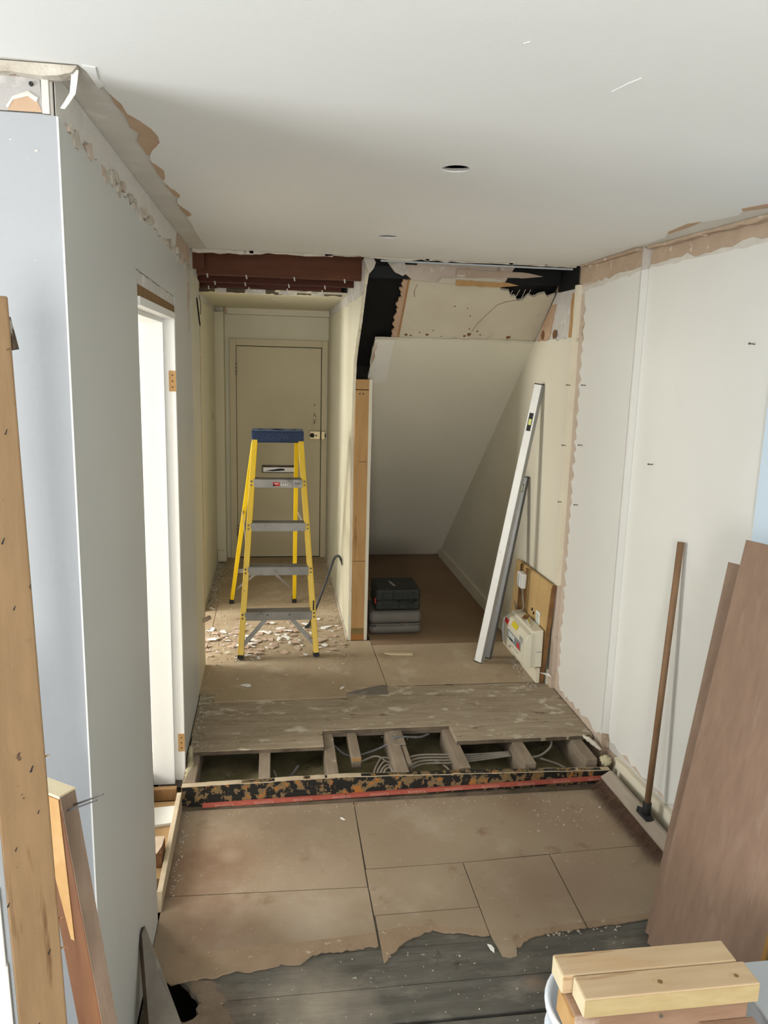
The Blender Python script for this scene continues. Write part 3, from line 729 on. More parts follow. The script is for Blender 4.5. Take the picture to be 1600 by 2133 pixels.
# brown edging and ragged plaster on its left side
pts = [on_slope(x, y, up - .004) for x, y in ((.742, 4.385), (.752, 4.385), (.760, 4.79), (.752, 4.79))]
MB().poly(pts, on_slope(0, 5, .012) - on_slope(0, 5)).build('edge_strip', 'joist_end', so)
pts = [on_slope(x, y, up) for x, y in jag((.742, 4.40), (.752, 4.785), 3, .001, rr)] + [on_slope(x, y, up) for x, y in jag((.715, 4.79), (.712, 4.395), 26, .016, rr)]
MB().poly(pts, on_slope(0, 5, .012) - on_slope(0, 5)).build('ragged_plaster', 'torn_paper', so)
# black painted string
pts = [on_slope(x, y, .05) for x, y in ((.50, 4.22), (.78, 4.22), (.78, 4.80), (.70, 5.30), (.50, 5.30))]
st = MB().poly(pts, on_slope(0, 5, .03) - on_slope(0, 5)).build('stair_string', 'black_paint', so)
st['label'] = 'black painted stair string'
MB().box((.509, 5.06, 1.60), (.606, 5.40, 1.90)).build('string_packing', 'void_dark', so)
# header above the sloping panel: black board with remains of plaster and timber
hd = struct(thing('wall_header', 'black header board over the stairs with remains of pink plaster', 'header', (1.15, 4.40, 2.25)), 'black header board over the stairs with remains of pink plaster', 'header')
MB().box((.50, 4.372, 2.298), (1.64, 4.384, 2.48)).build('header_board', 'black_paint', hd)
MB().box((.50, 4.20, 2.43), (1.64, 4.42, 2.46)).build('header_top', 'void_dark', hd)
pts = [on_slope(x, y, .062) for x, y in ((.77, 4.33), (1.64, 4.33), (1.64, 4.78), (.77, 4.78))]
MB().poly(pts, on_slope(0, 5, .012) - on_slope(0, 5)).build('backing', 'black_paint', hd)
MB().slab(jag((.765, 2.292), (1.28, 2.292), 9, .005, rr) + jag((1.30, 2.33), (1.34, 2.385), 3, .005, rr) + [(.64, 2.385)] + jag((.67, 2.372), (.755, 2.295), 5, .006, rr), 'y', 4.358, 4.3715).build('pink_plaster', 'pink_plaster', hd)
MB().slab(jag((.90, 2.286), (1.26, 2.286), 8, .006, rr) + [(1.28, 2.310)] + jag((1.2, 2.318), (.92, 2.312), 8, .006, rr), 'y', 4.352, 4.359).build('grey_plaster', 'beige_panel', hd)
MB().slab(jag((1.00, 2.322), (1.38, 2.326), 12, .004, rr) + [(1.50, 2.340)] + jag((1.42, 2.354), (1.00, 2.360), 12, .005, rr), 'y', 4.348, 4.3585).build('timber_strip', 'bare_plaster', hd)
MB().slab(jag((1.00, 2.272), (1.25, 2.272), 8, .003, rr) + [(1.36, 2.285)] + jag((1.30, 2.298), (1.00, 2.302), 10, .003, rr), 'y', 4.345, 4.3525).build('timber_strip', 'post_wood', hd)
MB().slab(jag((.655, 2.33), (.70, 2.31), 3, .005, rr) + [(.73, 2.33), (.70, 2.40), (.60, 2.40), (.63, 2.36)], 'y', 4.34, 4.352).build('plaster_scrap', 'broken_plaster', hd)
MB().slab([(.50, 2.30), (.525, 2.33), (.535, 2.36), (.52, 2.385), (.47, 2.38)], 'y', 4.22, 4.235).build('plaster_scrap', 'broken_plaster', hd)
MB().box((1.612, 4.13, 2.262), (1.625, 4.40, 2.44)).build('header_cheek', 'black_paint', hd)
for k in range(5):
    x = 1.36 + .03 * k + rr.uniform(-.01, .01)
    MB().tube([on_slope(x, 4.49, .028), on_slope(x + rr.uniform(.0, .02), 4.44 + rr.uniform(-.03, .02), .02)], .0016, 5).build('paper_fibre', 'paper_edge', hd)

# ---- cupboard right wall and back
wc = struct(thing('wall_cupboard_right', 'white right wall of the cupboard under the stairs', 'wall', (XR, 5.7, 0)), 'white right wall of the cupboard under the stairs', 'wall')
MB().slab([(4.115, 0), (7.3, 0), (7.3, .2), (4.79, 1.995)] + jag((4.76, 1.995), (4.115, 2.00), 16, .008, rr), 'x', XR - .008, XR + .0115).build('plaster_skin', 'paint_closet', wc)
MB().slab([(4.12, 1.99), (4.80, 1.98), (4.40, 2.30), (4.12, 2.28)], 'x', XR + .003, XR + .0118).build('bare_wall', 'grey_plaster', wc)
MB().slab(jag((4.55, 1.99), (4.72, 1.985), 4, .01, rr) + jag((4.66, 2.07), (4.50, 2.2), 5, .008, rr) + jag((4.44, 2.2), (4.50, 2.03), 6, .01, rr), 'x', XR - .004, XR + .004).build('torn_paper', 'torn_paper', wc)
MB().slab(jag((4.15, 1.99), (4.21, 1.99), 3, .004, rr) + jag((4.20, 2.08), (4.19, 2.24), 6, .008, rr) + [(4.15, 2.24)], 'x', XR - .003, XR + .004).build('ochre_strip', 'post_wood', wc)
for (y, z) in ((4.42, 2.03), (4.62, 2.03)):
    MB().slab([(y + .035 * math.cos(a) * rr.uniform(.7, 1), z + .035 * math.sin(a) * rr.uniform(.7, 1)) for a in [k * math.pi / 4 for k in range(8)]], 'x', XR - .0055, XR - .003).build('stain', 'osb', wc)
sk2 = MB().slab([(4.115, .0), (7.2, .0), (7.2, .085), (7.05, .095), (4.78, .095), (4.78, .09), (4.115, .09)], 'x', XR - .026, XR - .008).build('baseboard_cupboard', 'paint_cream', origin=(XR, 5.6, 0))
struct(sk2, 'cream skirting board along the cupboard wall under the stairs', 'skirting')
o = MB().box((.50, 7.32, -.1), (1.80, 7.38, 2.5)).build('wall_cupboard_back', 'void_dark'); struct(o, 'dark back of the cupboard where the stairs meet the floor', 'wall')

# =================================================================== FLOORS
fu = struct(thing('floor_upper', 'dusty upper floor of boards and hardboard sheets', 'floor', (.6, 5, 0)), 'dusty upper floor of boards and hardboard sheets', 'floor')
rr = random.Random(51)
MB().box((-.56, 3.66, -.045), (1.70, 7.4, -.021)).build('subfloor', 'old_board_edge', fu)
def board(x0, x1, y0, y1, z0, z1, material, parent, ragged=0, name='floorboard'):
    g = .0035
    if ragged:
        front = jag((x0, y0), (x1, y0), max(6, int((x1 - x0) / .04)), ragged, rr)
    else:
        front = [(x0, y0), (x1, y0)]
    return MB().slab(front + [(x1, y1 - g), (x0, y1 - g)], 'z', z0, z1).build(name, material, parent, bevel=.0012, seg=1)
board(-.398, .242, 3.482, 3.645, -.021, 0, 'old_board', fu)
for x0, x1, yy in ((-.398, .242, 3.482), (.246, .900, 3.647), (.904, 1.60, 3.478)):
    MB().slab(jag((x0, -.0215), (x1, -.0215), 14, .001, rr) + jag((x1, -.0035), (x0, -.0035), 22, .0015, rr), 'y', yy - .0018, yy + .001).build('board_edge', 'beam_bare', fu)
board(.904, 1.618, 3.480, 3.645, -.021, 0, 'old_board', fu, .006)
board(-.405, 1.618, 3.647, 3.812, -.021, .0005, 'old_board', fu)
board(-.405, 1.618, 3.814, 3.985, -.021, -.0005, 'old_board', fu)
board(-.405, 1.618, 3.987, 4.152, -.021, 0, 'old_board', fu)
board(-.505, 1.61, 4.154, 4.32, -.021, -.003, 'old_board', fu)
MB().slab(jag((.404, 4.06), (.642, 4.05), 5, .006, rr) + [(.648, 4.175)] + jag((.62, 4.178), (.46, 4.115), 4, .004, rr), 'z', 0, .003).build('dark_board_patch', 'plank_grey', fu)
def sheet(pts, z0, z1, material, parent):
    return MB().slab(pts, 'z', z0, z1).build('hardboard_sheet', material, parent)
sheet(jag((-.32, 4.02), (.40, 4.032), 8, .003, rr) + [(.41, 4.105), (.46, 4.115), (.62, 4.178), (.648, 4.18), (.640, 4.905), (.49, 4.905), (.49, 4.905), (-.50, 4.905), (-.50, 4.14), (-.325, 4.14)], 0, .004, 'hardboard_upper', fu)
sheet(jag((.652, 4.165), (1.59, 4.155), 14, .003, rr) + [(1.59, 4.822), (.645, 4.815)], 0, .004, 'hardboard_upper', fu)
sheet([(.645, 4.820), (1.59, 4.827), (1.592, 5.95), (.625, 5.95)], 0, .004, 'hardboard_shaded', fu)
sheet([(.625, 5.954), (1.592, 5.954), (1.592, 7.26), (.625, 7.26)], 0, .004, 'hardboard_shaded', fu)
sheet([(-.42, 4.909), (.488, 4.909), (.488, 5.745), (-.42, 5.77)], 0, .004, 'hardboard_upper', fu)
sheet([(-.505, 4.909), (-.424, 4.909), (-.424, 5.77), (-.505, 5.772)], 0, .003, 'hardboard_upper', fu)
sheet([(-.505, 5.775), (.488, 5.749), (.488, 6.375), (-.505, 6.39)], 0, .004, 'hardboard_upper', fu)
sheet([(-.505, 6.394), (.07, 6.386), (.07, 7.2), (-.505, 7.2)], 0, .004, 'hardboard_upper', fu)
sheet([(.073, 6.386), (.488, 6.379), (.488, 7.2), (.073, 7.2)], 0, .004, 'hardboard_upper', fu)
# exposed joists in the hole
def joist(x0, x1, y0, y1, top=-.021, h=.16, end=None, name='joist', m='joist_floor'):
    j = MB().box((x0, y0, top - h), (x1, y1, top)).build(name, m, fu, bevel=.003)
    if end:
        MB().box((x0 + .002, y0 - .002, top - h * .4), (x1 - .002, y0 + .001, top - .004)).build('cut_end', end, j)
    return j
joist(-.405, -.348, 3.25, 3.70)
joist(-.069, -.016, 3.247, 3.70)
joist(.245, .297, 3.258, 3.70)
joist(.370, .417, 3.400, 3.70, h=.055, end='joist_end')
joist(.566, .624, 3.240, 3.70)
joist(.628, .652, 3.335, 3.60, top=-.026)
MB().box((.59, 3.50, -.021), (.65, 3.70, -.016)).build('packer', 'joist_floor', fu)
joist(.868, .921, 3.262, 3.70)
joist(1.19, 1.246, 3.268, 3.70)
joist(1.50, 1.558, 3.278, 3.70)
# quilt between the joists and dark ground
gr = MB()
rg = random.Random(5)
nxx, nyy = 60, 16
vs = []; fs = []
for j_ in range(nyy + 1):
    for i in range(nxx + 1):
        x = -.45 + 2.15 * i / nxx; y = 3.235 + .8 * j_ / nyy
        vs.append((x, y, -.155 + .012 * math.sin(x * 23) * math.cos(y * 17) + rg.uniform(-.008, .008)))
for j_ in range(nyy):
    for i in range(nxx):
        a = j_ * (nxx + 1) + i
        fs.append((a, a + 1, a + nxx + 2, a + nxx + 1))
q = gr.add(vs, fs).build('insulation_quilt', 'insulation', origin=(.6, 3.5, -.16), smooth=True)
tag(q, 'greenish brown insulation quilt between the floor joists', 'insulation', kind='stuff')
gd = struct(thing('ground', 'dark ground and footings below the suspended floor', 'ground', (.5, 2, -.55)), 'dark ground and footings below the suspended floor', 'ground')
MB().box((-3.2, -3.4, -.55), (2.05, 7.6, -.50)).build('soil', 'void_dark', gd)
for a_, b_ in (((-3.2, -3.4, -.50), (-2.96, 7.6, -.13)), ((1.80, -3.4, -.50), (2.05, 7.6, -.13)), ((-3.2, -3.4, -.50), (2.05, -3.17, -.13)), ((-3.2, 7.39, -.50), (2.05, 7.6, 2.52))):
    MB().box(a_, b_).build('footing', 'void_dark', gd)

# step beam with the red strip
sb = thing('step_beam', 'peeling black and ochre step beam in front of the open floor', 'beam', (.6, 3.235, ZF))
topl = [(-.408, -.030), (-.2, -.026), (.05, -.021), (.33, -.018), (.62, -.022), (.9, -.024), (1.2, -.037), (1.45, -.045), (1.612, -.050)]
MB().slab([(-.408, ZF + .001), (1.612, ZF + .001)] + [p for p in reversed(topl)], 'y', 3.222, 3.246).build('beam', 'beam_peeling', sb)
for a, b in zip(topl[:-1], topl[1:]):
    pass
capb = jag((-.405, -.032), (.33, -.020), 16, .002, rr) + jag((.33, -.020), (1.60, -.052), 22, .002, rr)[1:]
capt = [(x, z + .0032) for x, z in reversed(capb)]
MB().slab(capb + capt, 'y', 3.2195, 3.250).build('top_edge', 'tan_edge', sb)
MB().slab([(-.408, ZF + .001), (1.60, ZF + .001)] + jag((1.60, -.118), (-.408, -.128), 30, .003, rr), 'y', 3.208, 3.224).build('foot_batten', 'beam_bare', sb)
zs = lambda x: -.122 + .020 * (x + .3) + .0
sA, sB = Vector((-.315, 3.214, -.1205)), Vector((1.608, 3.214, -.0845))
dS = (sB - sA)
for (t0, t1) in ((0, .332), (.334, 1)):
    a = sA + dS * t0; b = sA + dS * t1
    s_ = MB().bar(a, b, (0, 1, 0), .012, .018).build('red_strip', 'red_strip', sb)
    s_['label'] = 'red printed strip'
tm = text_mesh('FLOORWISE', .0155)
n_t = 11
for i in range(n_t):
    p = sA + dS * ((i + .55) / n_t) + Vector((0, -.0068, 0))
    place_text(tm, 'red_print', sb, -dS, (0, 0, -1), p)
tick = text_mesh('\u2013 \u2013', .012)
for i in range(n_t - 1):
    p = sA + dS * ((i + 1.05) / n_t) + Vector((0, -.0068, 0))
    place_text(tick, 'red_print', sb, -dS, (0, 0, -1), p)

# lower floor: hardboard on old dark boards
fl = struct(thing('floor', 'lower floor of brown hardboard sheets over dark old boards', 'floor', (.6, 2.4, ZF)), 'lower floor of brown hardboard sheets over dark old boards', 'floor')
zt, zb = ZF, ZF - .005
rr = random.Random(61)
sheet([(-.408, 2.648), (.356, 2.624), (.361, 3.212), (-.408, 3.212)], zb, zt, 'hardboard_lower', fl)
sheet([(.364, 2.730), (.757, 2.733), (1.13, 2.750), (1.635, 2.772), (1.62, 3.212), (.364, 3.212)], zb, zt, 'hardboard_lower', fl)
sheet([(.363, 2.466), (.757, 2.470), (.757, 2.729), (.361, 2.726)], zb, zt, 'hardboard_lower', fl)
sheet(jag((.368, 2.25), (.45, 2.335), 5, .01, rr) + jag((.46, 2.34), (.56, 2.385), 4, .008, rr) + jag((.60, 2.362), (.757, 2.335), 5, .006, rr) + [(.757, 2.466), (.366, 2.462)], zb, zt, 'hardboard_lower', fl)
sheet([(.760, 2.335), (.775, 2.225), (.80, 2.215), (.825, 2.22)] + jag((.835, 2.26), (.89, 2.30), 4, .008, rr) + jag((.92, 2.312), (1.118, 2.332), 7, .008, rr) + [(1.128, 2.744), (.761, 2.729)], zb, zt, 'hardboard_lower', fl)
sheet(jag((1.122, 2.332), (1.66, 2.37), 14, .006, rr) + [(1.66, 2.768), (1.132, 2.747)], zb, zt, 'hardboard_lower', fl)
a2 = [(-.408, 2.24), (-.36, 2.235)] + jag((-.30, 2.245), (-.10, 2.275), 7, .008, rr) + jag((-.06, 2.28), (.10, 2.295), 6, .006, rr) + jag((.13, 2.325), (.358, 2.338), 8, .006, rr) + [(.357, 2.620), (-.408, 2.644)]
sheet(a2, zb, zt, 'hardboard_lower', fl)
tornp = jag((-.36, 2.222), (.10, 2.272), 26, .010, rr) + jag((.13, 2.30), (.358, 2.318), 16, .009, rr) + [(.358, 2.378), (.10, 2.362), (-.36, 2.348)]
MB().slab(tornp, 'z', ZF - .004, ZF + .0006).build('torn_edge', 'hardboard_torn', fl)
for tp2 in (jag((.366, 2.235), (.45, 2.322), 8, .009, rr) + jag((.46, 2.33), (.56, 2.372), 8, .007, rr) + jag((.60, 2.352), (.757, 2.325), 10, .006, rr) + [(.757, 2.352), (.6, 2.385), (.47, 2.40), (.366, 2.385)],
            jag((.84, 2.255), (.89, 2.290), 6, .007, rr) + jag((.92, 2.302), (1.118, 2.322), 16, .007, rr) + [(1.118, 2.350), (.90, 2.335), (.83, 2.275)],
            jag((1.122, 2.322), (1.62, 2.36), 30, .006, rr) + [(1.62, 2.385), (1.122, 2.352)]):
    MB().slab(tp2, 'z', ZF - .004, ZF + .0005).build('torn_edge', 'hardboard_torn', fl)
MB().slab(jag((-.225, 2.02), (-.09, 2.0), 6, .01, rr) + jag((-.13, 2.07), (-.20, 2.225), 9, .014, rr) + [(-.27, 2.235), (-.262, 2.20), (-.24, 2.175), (-.225, 2.14), (-.228, 2.10)], 'z', ZF - .0048, ZF - .0030).build('hardboard_remnant', 'dust_remnant', fl)
# old boards below, running across; the two left ends are broken away around the hole
rows = [(-.05, .13), (.13, .31), (.31, .49), (.49, .67), (.67, .84), (.84, 1.0), (1.0, 1.16), (1.16, 1.33), (1.33, 1.50), (1.50, 1.67), (1.67, 1.83), (1.83, 1.99)]
for (y0, y1) in rows:
    board(-.405 if y0 > 1.6 else -2.95, 1.735, y0, y1 - .002, ZF - .027, ZF - .005 + rr.uniform(-.0015, .0015), 'dark_board', fl)
hole1 = [(-.262, 2.001), (1.70, 2.001), (1.70, 2.136), (-.232, 2.142)] + [(-.240, 2.12), (-.232, 2.10), (-.245, 2.08), (-.268, 2.075), (-.285, 2.05), (-.262, 2.03)]
MB().slab([(-.405, 2.001), (1.70, 2.001), (1.70, 2.138), (-.232, 2.138), (-.240, 2.12), (-.230, 2.10), (-.245, 2.082), (-.27, 2.072), (-.29, 2.08), (-.335, 2.085), (-.345, 2.12), (-.36, 2.138), (-.405, 2.138)], 'z', ZF - .027, ZF - .005).build('floorboard', 'dark_board', fl)
MB().slab([(-.232, 2.141), (1.70, 2.141), (1.70, 2.30), (-.405, 2.30), (-.405, 2.141), (-.36, 2.141), (-.352, 2.18), (-.358, 2.21), (-.345, 2.25), (-.350, 2.275), (-.330, 2.288), (-.316, 2.28), (-.312, 2.255), (-.295, 2.235), (-.275, 2.215), (-.262, 2.19), (-.246, 2.175)], 'z', ZF - .027, ZF - .0045).build('floorboard', 'dark_board', fl)
for (y0, y1) in ((2.303, 2.47), (2.47, 2.64), (2.64, 2.81), (2.81, 2.98), (2.98, 3.22)):
    board(-.405, 1.70, y0, y1, ZF - .027, ZF - .006, 'dark_board', fl)
board(-2.95, 1.735, -3.15, -.052, ZF - .027, ZF - .005, 'dark_board', fl, name='floor_deck')
# ragged hole cover: the hardboard over it is broken too (see outline above)

# =================================================================== rooms out of view (they bring the daylight)
def room_wall(name, boxes, material, label):
    r = thing(name, label, 'wall', (boxes[0][0][0], boxes[0][0][1], ZF)); struct(r, label, 'wall')
    for a, b in boxes:
        MB().box(a, b).build('wall_body', material, r)
    return r
room_wall('wall_back', [((-3.0, -3.30, ZF), (-.87, -3.16, 2.52)), ((.17, -3.30, ZF), (1.95, -3.16, 2.52)), ((-.87, -3.30, ZF), (.17, -3.16, .45)), ((-.87, -3.30, 2.25), (.17, -3.16, 2.52))], 'paint_wall', 'white wall with the window behind the viewer')
room_wall('wall_side', [((-3.09, -3.3, ZF), (-2.95, -.45, 2.52)), ((-3.09, 1.45, ZF), (-2.95, 1.85, 2.52)), ((-3.09, -.45, ZF), (-2.95, 1.45, .3)), ((-3.09, -.45, 2.15), (-2.95, 1.45, 2.52)),
                        ((-3.09, 3.05, ZF), (-2.95, 4.55, 2.52)), ((-3.09, 5.75, ZF), (-2.95, 7.5, 2.52)), ((-3.09, 1.85, ZF), (-2.95, 3.05, .65)), ((-3.09, 1.85, 2.15), (-2.95, 3.05, 2.52)), ((-3.09, 4.55, ZF), (-2.95, 5.75, .85)), ((-3.09, 4.55, 2.25), (-2.95, 5.75, 2.52))], 'paint_white_gloss', 'white outer wall with three windows in the left rooms')
room_wall('wall_left_room_far', [((-3.0, 7.0, ZF), (-.60, 7.14, 2.52))], 'paint_white_gloss', 'white far wall of the bright left room')
o = MB().box((-3.0, 1.80, -.06), (-.575, 7.0, -.02)).build('floor_left_room', 'side_floor'); struct(o, 'dusty pale floor of the bright left room', 'floor')
o = MB().box((-3.0, 1.79, 2.40), (-.56, 7.1, 2.448)).build('ceiling_left_room', 'paint_white_gloss'); struct(o, 'white ceiling of the bright left room', 'ceiling')
for i, (a, b, ax) in enumerate((((-.87, -3.24, .45), (.17, -3.22, 2.25), 'y'), ((-3.03, -.45, .3), (-3.01, 1.45, 2.15), 'x'), ((-3.03, 1.85, .65), (-3.01, 3.05, 2.15), 'x'), ((-3.03, 4.55, .85), (-3.01, 5.75, 2.25), 'x'))):
    lab = ('back window behind the viewer', 'side window left of the viewer', 'window of the bright left room', 'far window of the bright left room')[i]
    w = struct(thing('window_%d' % (i + 1), lab, 'window', a), lab, 'window')
    fr = MB(); t = .05
    lo = Vector(a); hi = Vector(b)
    if ax == 'y':
        for (x0, x1, z0, z1) in ((lo.x, hi.x, lo.z, lo.z + t), (lo.x, hi.x, hi.z - t, hi.z), (lo.x, lo.x + t, lo.z, hi.z), (hi.x - t, hi.x, lo.z, hi.z)):
            fr.box((x0, lo.y - .02, z0), (x1, hi.y + .02, z1))
    else:
        for (y0, y1, z0, z1) in ((lo.y, hi.y, lo.z, lo.z + t), (lo.y, hi.y, hi.z - t, hi.z), (lo.y, lo.y + t, lo.z, hi.z), (hi.y - t, hi.y, lo.z, hi.z)):
            fr.box((lo.x - .02, y0, z0), (hi.x + .02, y1, z1))
    fr.build('window_frame', 'paint_white_gloss', w)
    MB().box(lo + Vector((0, .008, 0) if ax == 'y' else (.008, 0, 0)), hi - Vector((0, .008, 0) if ax == 'y' else (.008, 0, 0))).build('pane', 'glass_pane', w)

# =================================================================== FRONT DOOR
fd = struct(thing('door_1', 'flush cream front door with letterbox and latch at the hall end', 'door', (.04, YE, 0)), 'flush cream front door with letterbox and latch at the hall end', 'door')
MB().box((-.331, 7.190, .012), (.430, 7.235, 1.955)).build('door_leaf', 'paint_door', fd, bevel=.002)
MB().box((-.34, 7.19, 0.0), (.445, 7.24, .011)).build('threshold', 'print_black', fd)
for nm, a, b in (('frame_side', (-.392, 7.178, 0), (-.336, 7.24, 2.022)), ('frame_side', (.436, 7.178, 0), (.488, 7.24, 2.022)), ('frame_head', (-.336, 7.178, 1.961), (.436, 7.24, 2.022))):
    MB().box(a, b).build(nm, 'paint_door', fd, bevel=.003)
MB().box((-.338, 7.215, 0), (.438, 7.25, 1.963)).build('shadow_gap', 'print_black', fd)
for z in (1.70, .22):
    h = MB().box((-.340, 7.172, z), (-.326, 7.19, z + .10)).build('hinge', 'steel_dark', fd, bevel=.002)
    for k in range(3):
        MB().tube([(-.333, 7.170, z + .01 + .03 * k), (-.333, 7.170, z + .03 + .03 * k)], .006, 8).build('knuckle', 'brass', h)
lb = MB().box((-.108, 7.180, .812), (.200, 7.191, .885)).build('letterbox', 'steel_dark', fd, bevel=.002)
MB().box((-.098, 7.1775, .820), (.190, 7.182, .866)).build('flap', 'chrome', lb, bevel=.004)
MB().box((-.098, 7.176, .868), (.190, 7.182, .880)).build('hood', 'beam_bare', lb)
MB().slab([(-.085, .830), (.06, .855), (.10, .850), (.10, .835), (.0, .828)], 'y', 7.1765, 7.178).build('flap_dark_reflection', 'print_black', lb)  # dark reflection on the flap, painted as a black shape
lk = MB().box((.328, 7.165, 1.128), (.428, 7.191, 1.206)).build('night_latch', 'brass', fd, bevel=.004)
MB().tube([(.352, 7.150, 1.167), (.352, 7.168, 1.167)], .021, 16).build('latch_knob', 'rubber_black', lk)
MB().box((.333, 7.152, 1.157), (.352, 7.166, 1.177)).build('snib', 'rubber_black', lk)
MB().tube([(.390, 7.160, 1.166), (.390, 7.168, 1.166)], .008, 10).build('screw', 'print_black', lk)
kp = MB().box((.436, 7.165, 1.130), (.470, 7.18, 1.203)).build('latch_keep', 'brass', fd, bevel=.003)
MB().box((.468, 7.160, 1.150), (.478, 7.18, 1.18)).build('keep_bolt', 'rubber_black', kp)
ph = MB().tube([(.373, 7.19, 1.285), (.373, 7.165, 1.295), (.373, 7.160, 1.325), (.373, 7.165, 1.355), (.373, 7.19, 1.365)], .006, 8).build('pull_handle', 'chrome', fd, smooth=True)
MB().box((.368, 7.187, 1.275), (.378, 7.191, 1.285)).build('screw', 'print_black', ph)
MB().box((.370, 7.187, 1.435), (.376, 7.191, 1.455)).build('keyhole', 'print_black', fd)

# =================================================================== STEP LADDER
ld = thing('step_ladder', 'yellow step ladder with blue top cap standing in the hall', 'ladder', (0, 5.1, 0.004))
FLb, FRb = Vector((-.205, 4.640, .012)), Vector((.266, 4.652, .012))
FLt, FRt = Vector((-.118, 4.985, 1.335)), Vector((.172, 4.987, 1.335))
RLb, RRb = Vector((-.320, 5.786, .012)), Vector((.157, 5.783, .012))
RLt, RRt = Vector((-.125, 5.115, 1.335)), Vector((.150, 5.115, 1.335))
def channel(p0, p1, out, w, d, t=.004):
    """C rail: web outside, two flanges pointing inward"""
    mb = MB()
    dr = (p1 - p0).normalized(); X = Vector((1, 0, 0)) * out
    X = (X - dr * X.dot(dr)).normalized(); N = dr.cross(X)
    def b(c0, ww, hh):
        mb.bar(p0 + c0, p1 + c0, X, ww, hh)
    b(X * (w / 2 - t / 2), t, d)
    b(N * (d / 2 - t / 2) + X * (-t / 2), w - t, t)
    b(-N * (d / 2 - t / 2) + X * (-t / 2), w - t, t)
    return mb
for p0, p1, s in ((FLb, FLt, -1), (FRb, FRt, 1)):
    r_ = channel(p0, p1, s, .034, .072).build('front_rail', 'ladder_yellow', ld, bevel=.0012, seg=1)
    d_ = (p1 - p0).normalized()
    MB().bar(p0 - d_ * .006, p0 + d_ * .018, (1, 0, 0), .037, .075).build('rubber_foot', 'rubber_black', r_)
    if s > 0:
        MB().box((p0.x - .022, p0.y + .020, .30), (p0.x - .014, p0.y + .034, .36)).build('worn_mark', 'rubber_black', r_)
for p0, p1, s in ((RLb, RLt, -1), (RRb, RRt, 1)):
    r_ = channel(p0, p1, s, .028, .045).build('rear_rail', 'ladder_yellow', ld, bevel=.001, seg=1)
    d_ = (p1 - p0).normalized()
    MB().bar(p0 - d_ * .006, p0 + d_ * .045, (1, 0, 0), .034, .052).build('rubber_foot', 'rubber_black', r_)
def at_z(p0, p1, z):
    return p0 + (p1 - p0) * ((z - p0.z) / (p1.z - p0.z))
for z in (1.075, .808, .540, .268):
    a = at_z(FLb, FLt, z); b = at_z(FRb, FRt, z)
    y0 = (a.y + b.y) / 2
    tr = MB()
    tr.box((a.x + .010, y0 - .040, z + .018), (b.x - .010, y0 + .045, z + .025))          # tread plate
    tr.box((a.x + .010, y0 - .043, z - .028), (b.x - .010, y0 - .038, z + .025))          # front lip
    tr.box((a.x + .010, y0 + .042, z - .010), (b.x - .010, y0 + .047, z + .025))
    for k in range(5):
        tr.box((a.x + .012, y0 - .034 + .016 * k, z + .025), (b.x - .012, y0 - .028 + .016 * k, z + .027))
    t_ = tr.build('tread', 'aluminium', ld, bevel=.001, seg=1)
    for s, p in ((-1, a), (1, b)):
        for dz in (-.012, .012):
            c = Vector((p.x + s * .004, p.y - .036, z + dz))
            MB().tube([c + Vector((0, -.006, 0)), c + Vector((0, .004, 0))], .006, 8).build('rivet', 'steel_dark', t_)
    if z > 1.0:
        s1 = MB().box((-.005, y0 - .0445, z - .018), (.038, y0 - .0425, z + .008)).build('sticker', 'label_red', t_)
        MB().box((-.005, y0 - .0448, z - .018), (.008, y0 - .0436, z - .006)).build('sticker_print', 'print_black', s1)
        MB().box((.006, y0 - .0449, z - .004), (.030, y0 - .0437, z + .001)).build('sticker_print', 'label_white', s1)
        for k in range(4):
            MB().box((.046 + .012 * k, y0 - .0445, z - .014), (.052 + .012 * k, y0 - .0425, z - .002 - .003 * (k % 2))).build('worn_lettering', 'label_white', t_)
        for k in range(4):
            MB().bar((.135 + .009 * k, y0 - .0438, z - .006), (.141 + .009 * k, y0 - .0438, z + .006 - .005 * (k % 2)), (0, 1, 0), .002, .004).build('pen_mark', 'print_black', t_)
    if z < .3:
        for s, p, pb in ((-1, a, FLb), (1, b, FRb)):
            foot = at_z(FLb if s < 0 else FRb, FLt if s < 0 else FRt, .085)
            mid = Vector(((a.x + b.x) / 2 - s * -.068, y0 - .02, z - .012))
            br = MB().bar((foot.x - s * .008, foot.y - .012, foot.z), mid, (0, 1, 0), .010, .026).build('knee_brace', 'aluminium', ld)
            MB().tube([mid + Vector((0, -.026, .02)), mid + Vector((0, -.014, .02))], .006, 8).build('rivet', 'steel_dark', br)
# rear cross bars, braces and spreaders
a = at_z(RLb, RLt, .30); b = at_z(RRb, RRt, .30)
MB().bar(a, b, (0, 1, 0), .02, .030).build('rear_bar', 'aluminium', ld)
for p, s in ((RLb, -1), (RRb, 1)):
    f0 = at_z(RLb if s < 0 else RRb, RLt if s < 0 else RRt, .11)
    MB().bar(f0, (((a + b) / 2) + Vector((s * .05, 0, -.01))), (0, 1, 0), .006, .018).build('rear_brace', 'aluminium', ld)
for s in (-1, 1):
    f = at_z(FLb if s < 0 else FRb, FLt if s < 0 else FRt, .72); r = at_z(RLb if s < 0 else RRb, RLt if s < 0 else RRt, .80)
    sp_ = MB().bar(f + Vector((s * .018, .02, 0)), r + Vector((s * .012, 0, 0)), (1, 0, 0), .004, .022).build('spreader', 'aluminium', ld)
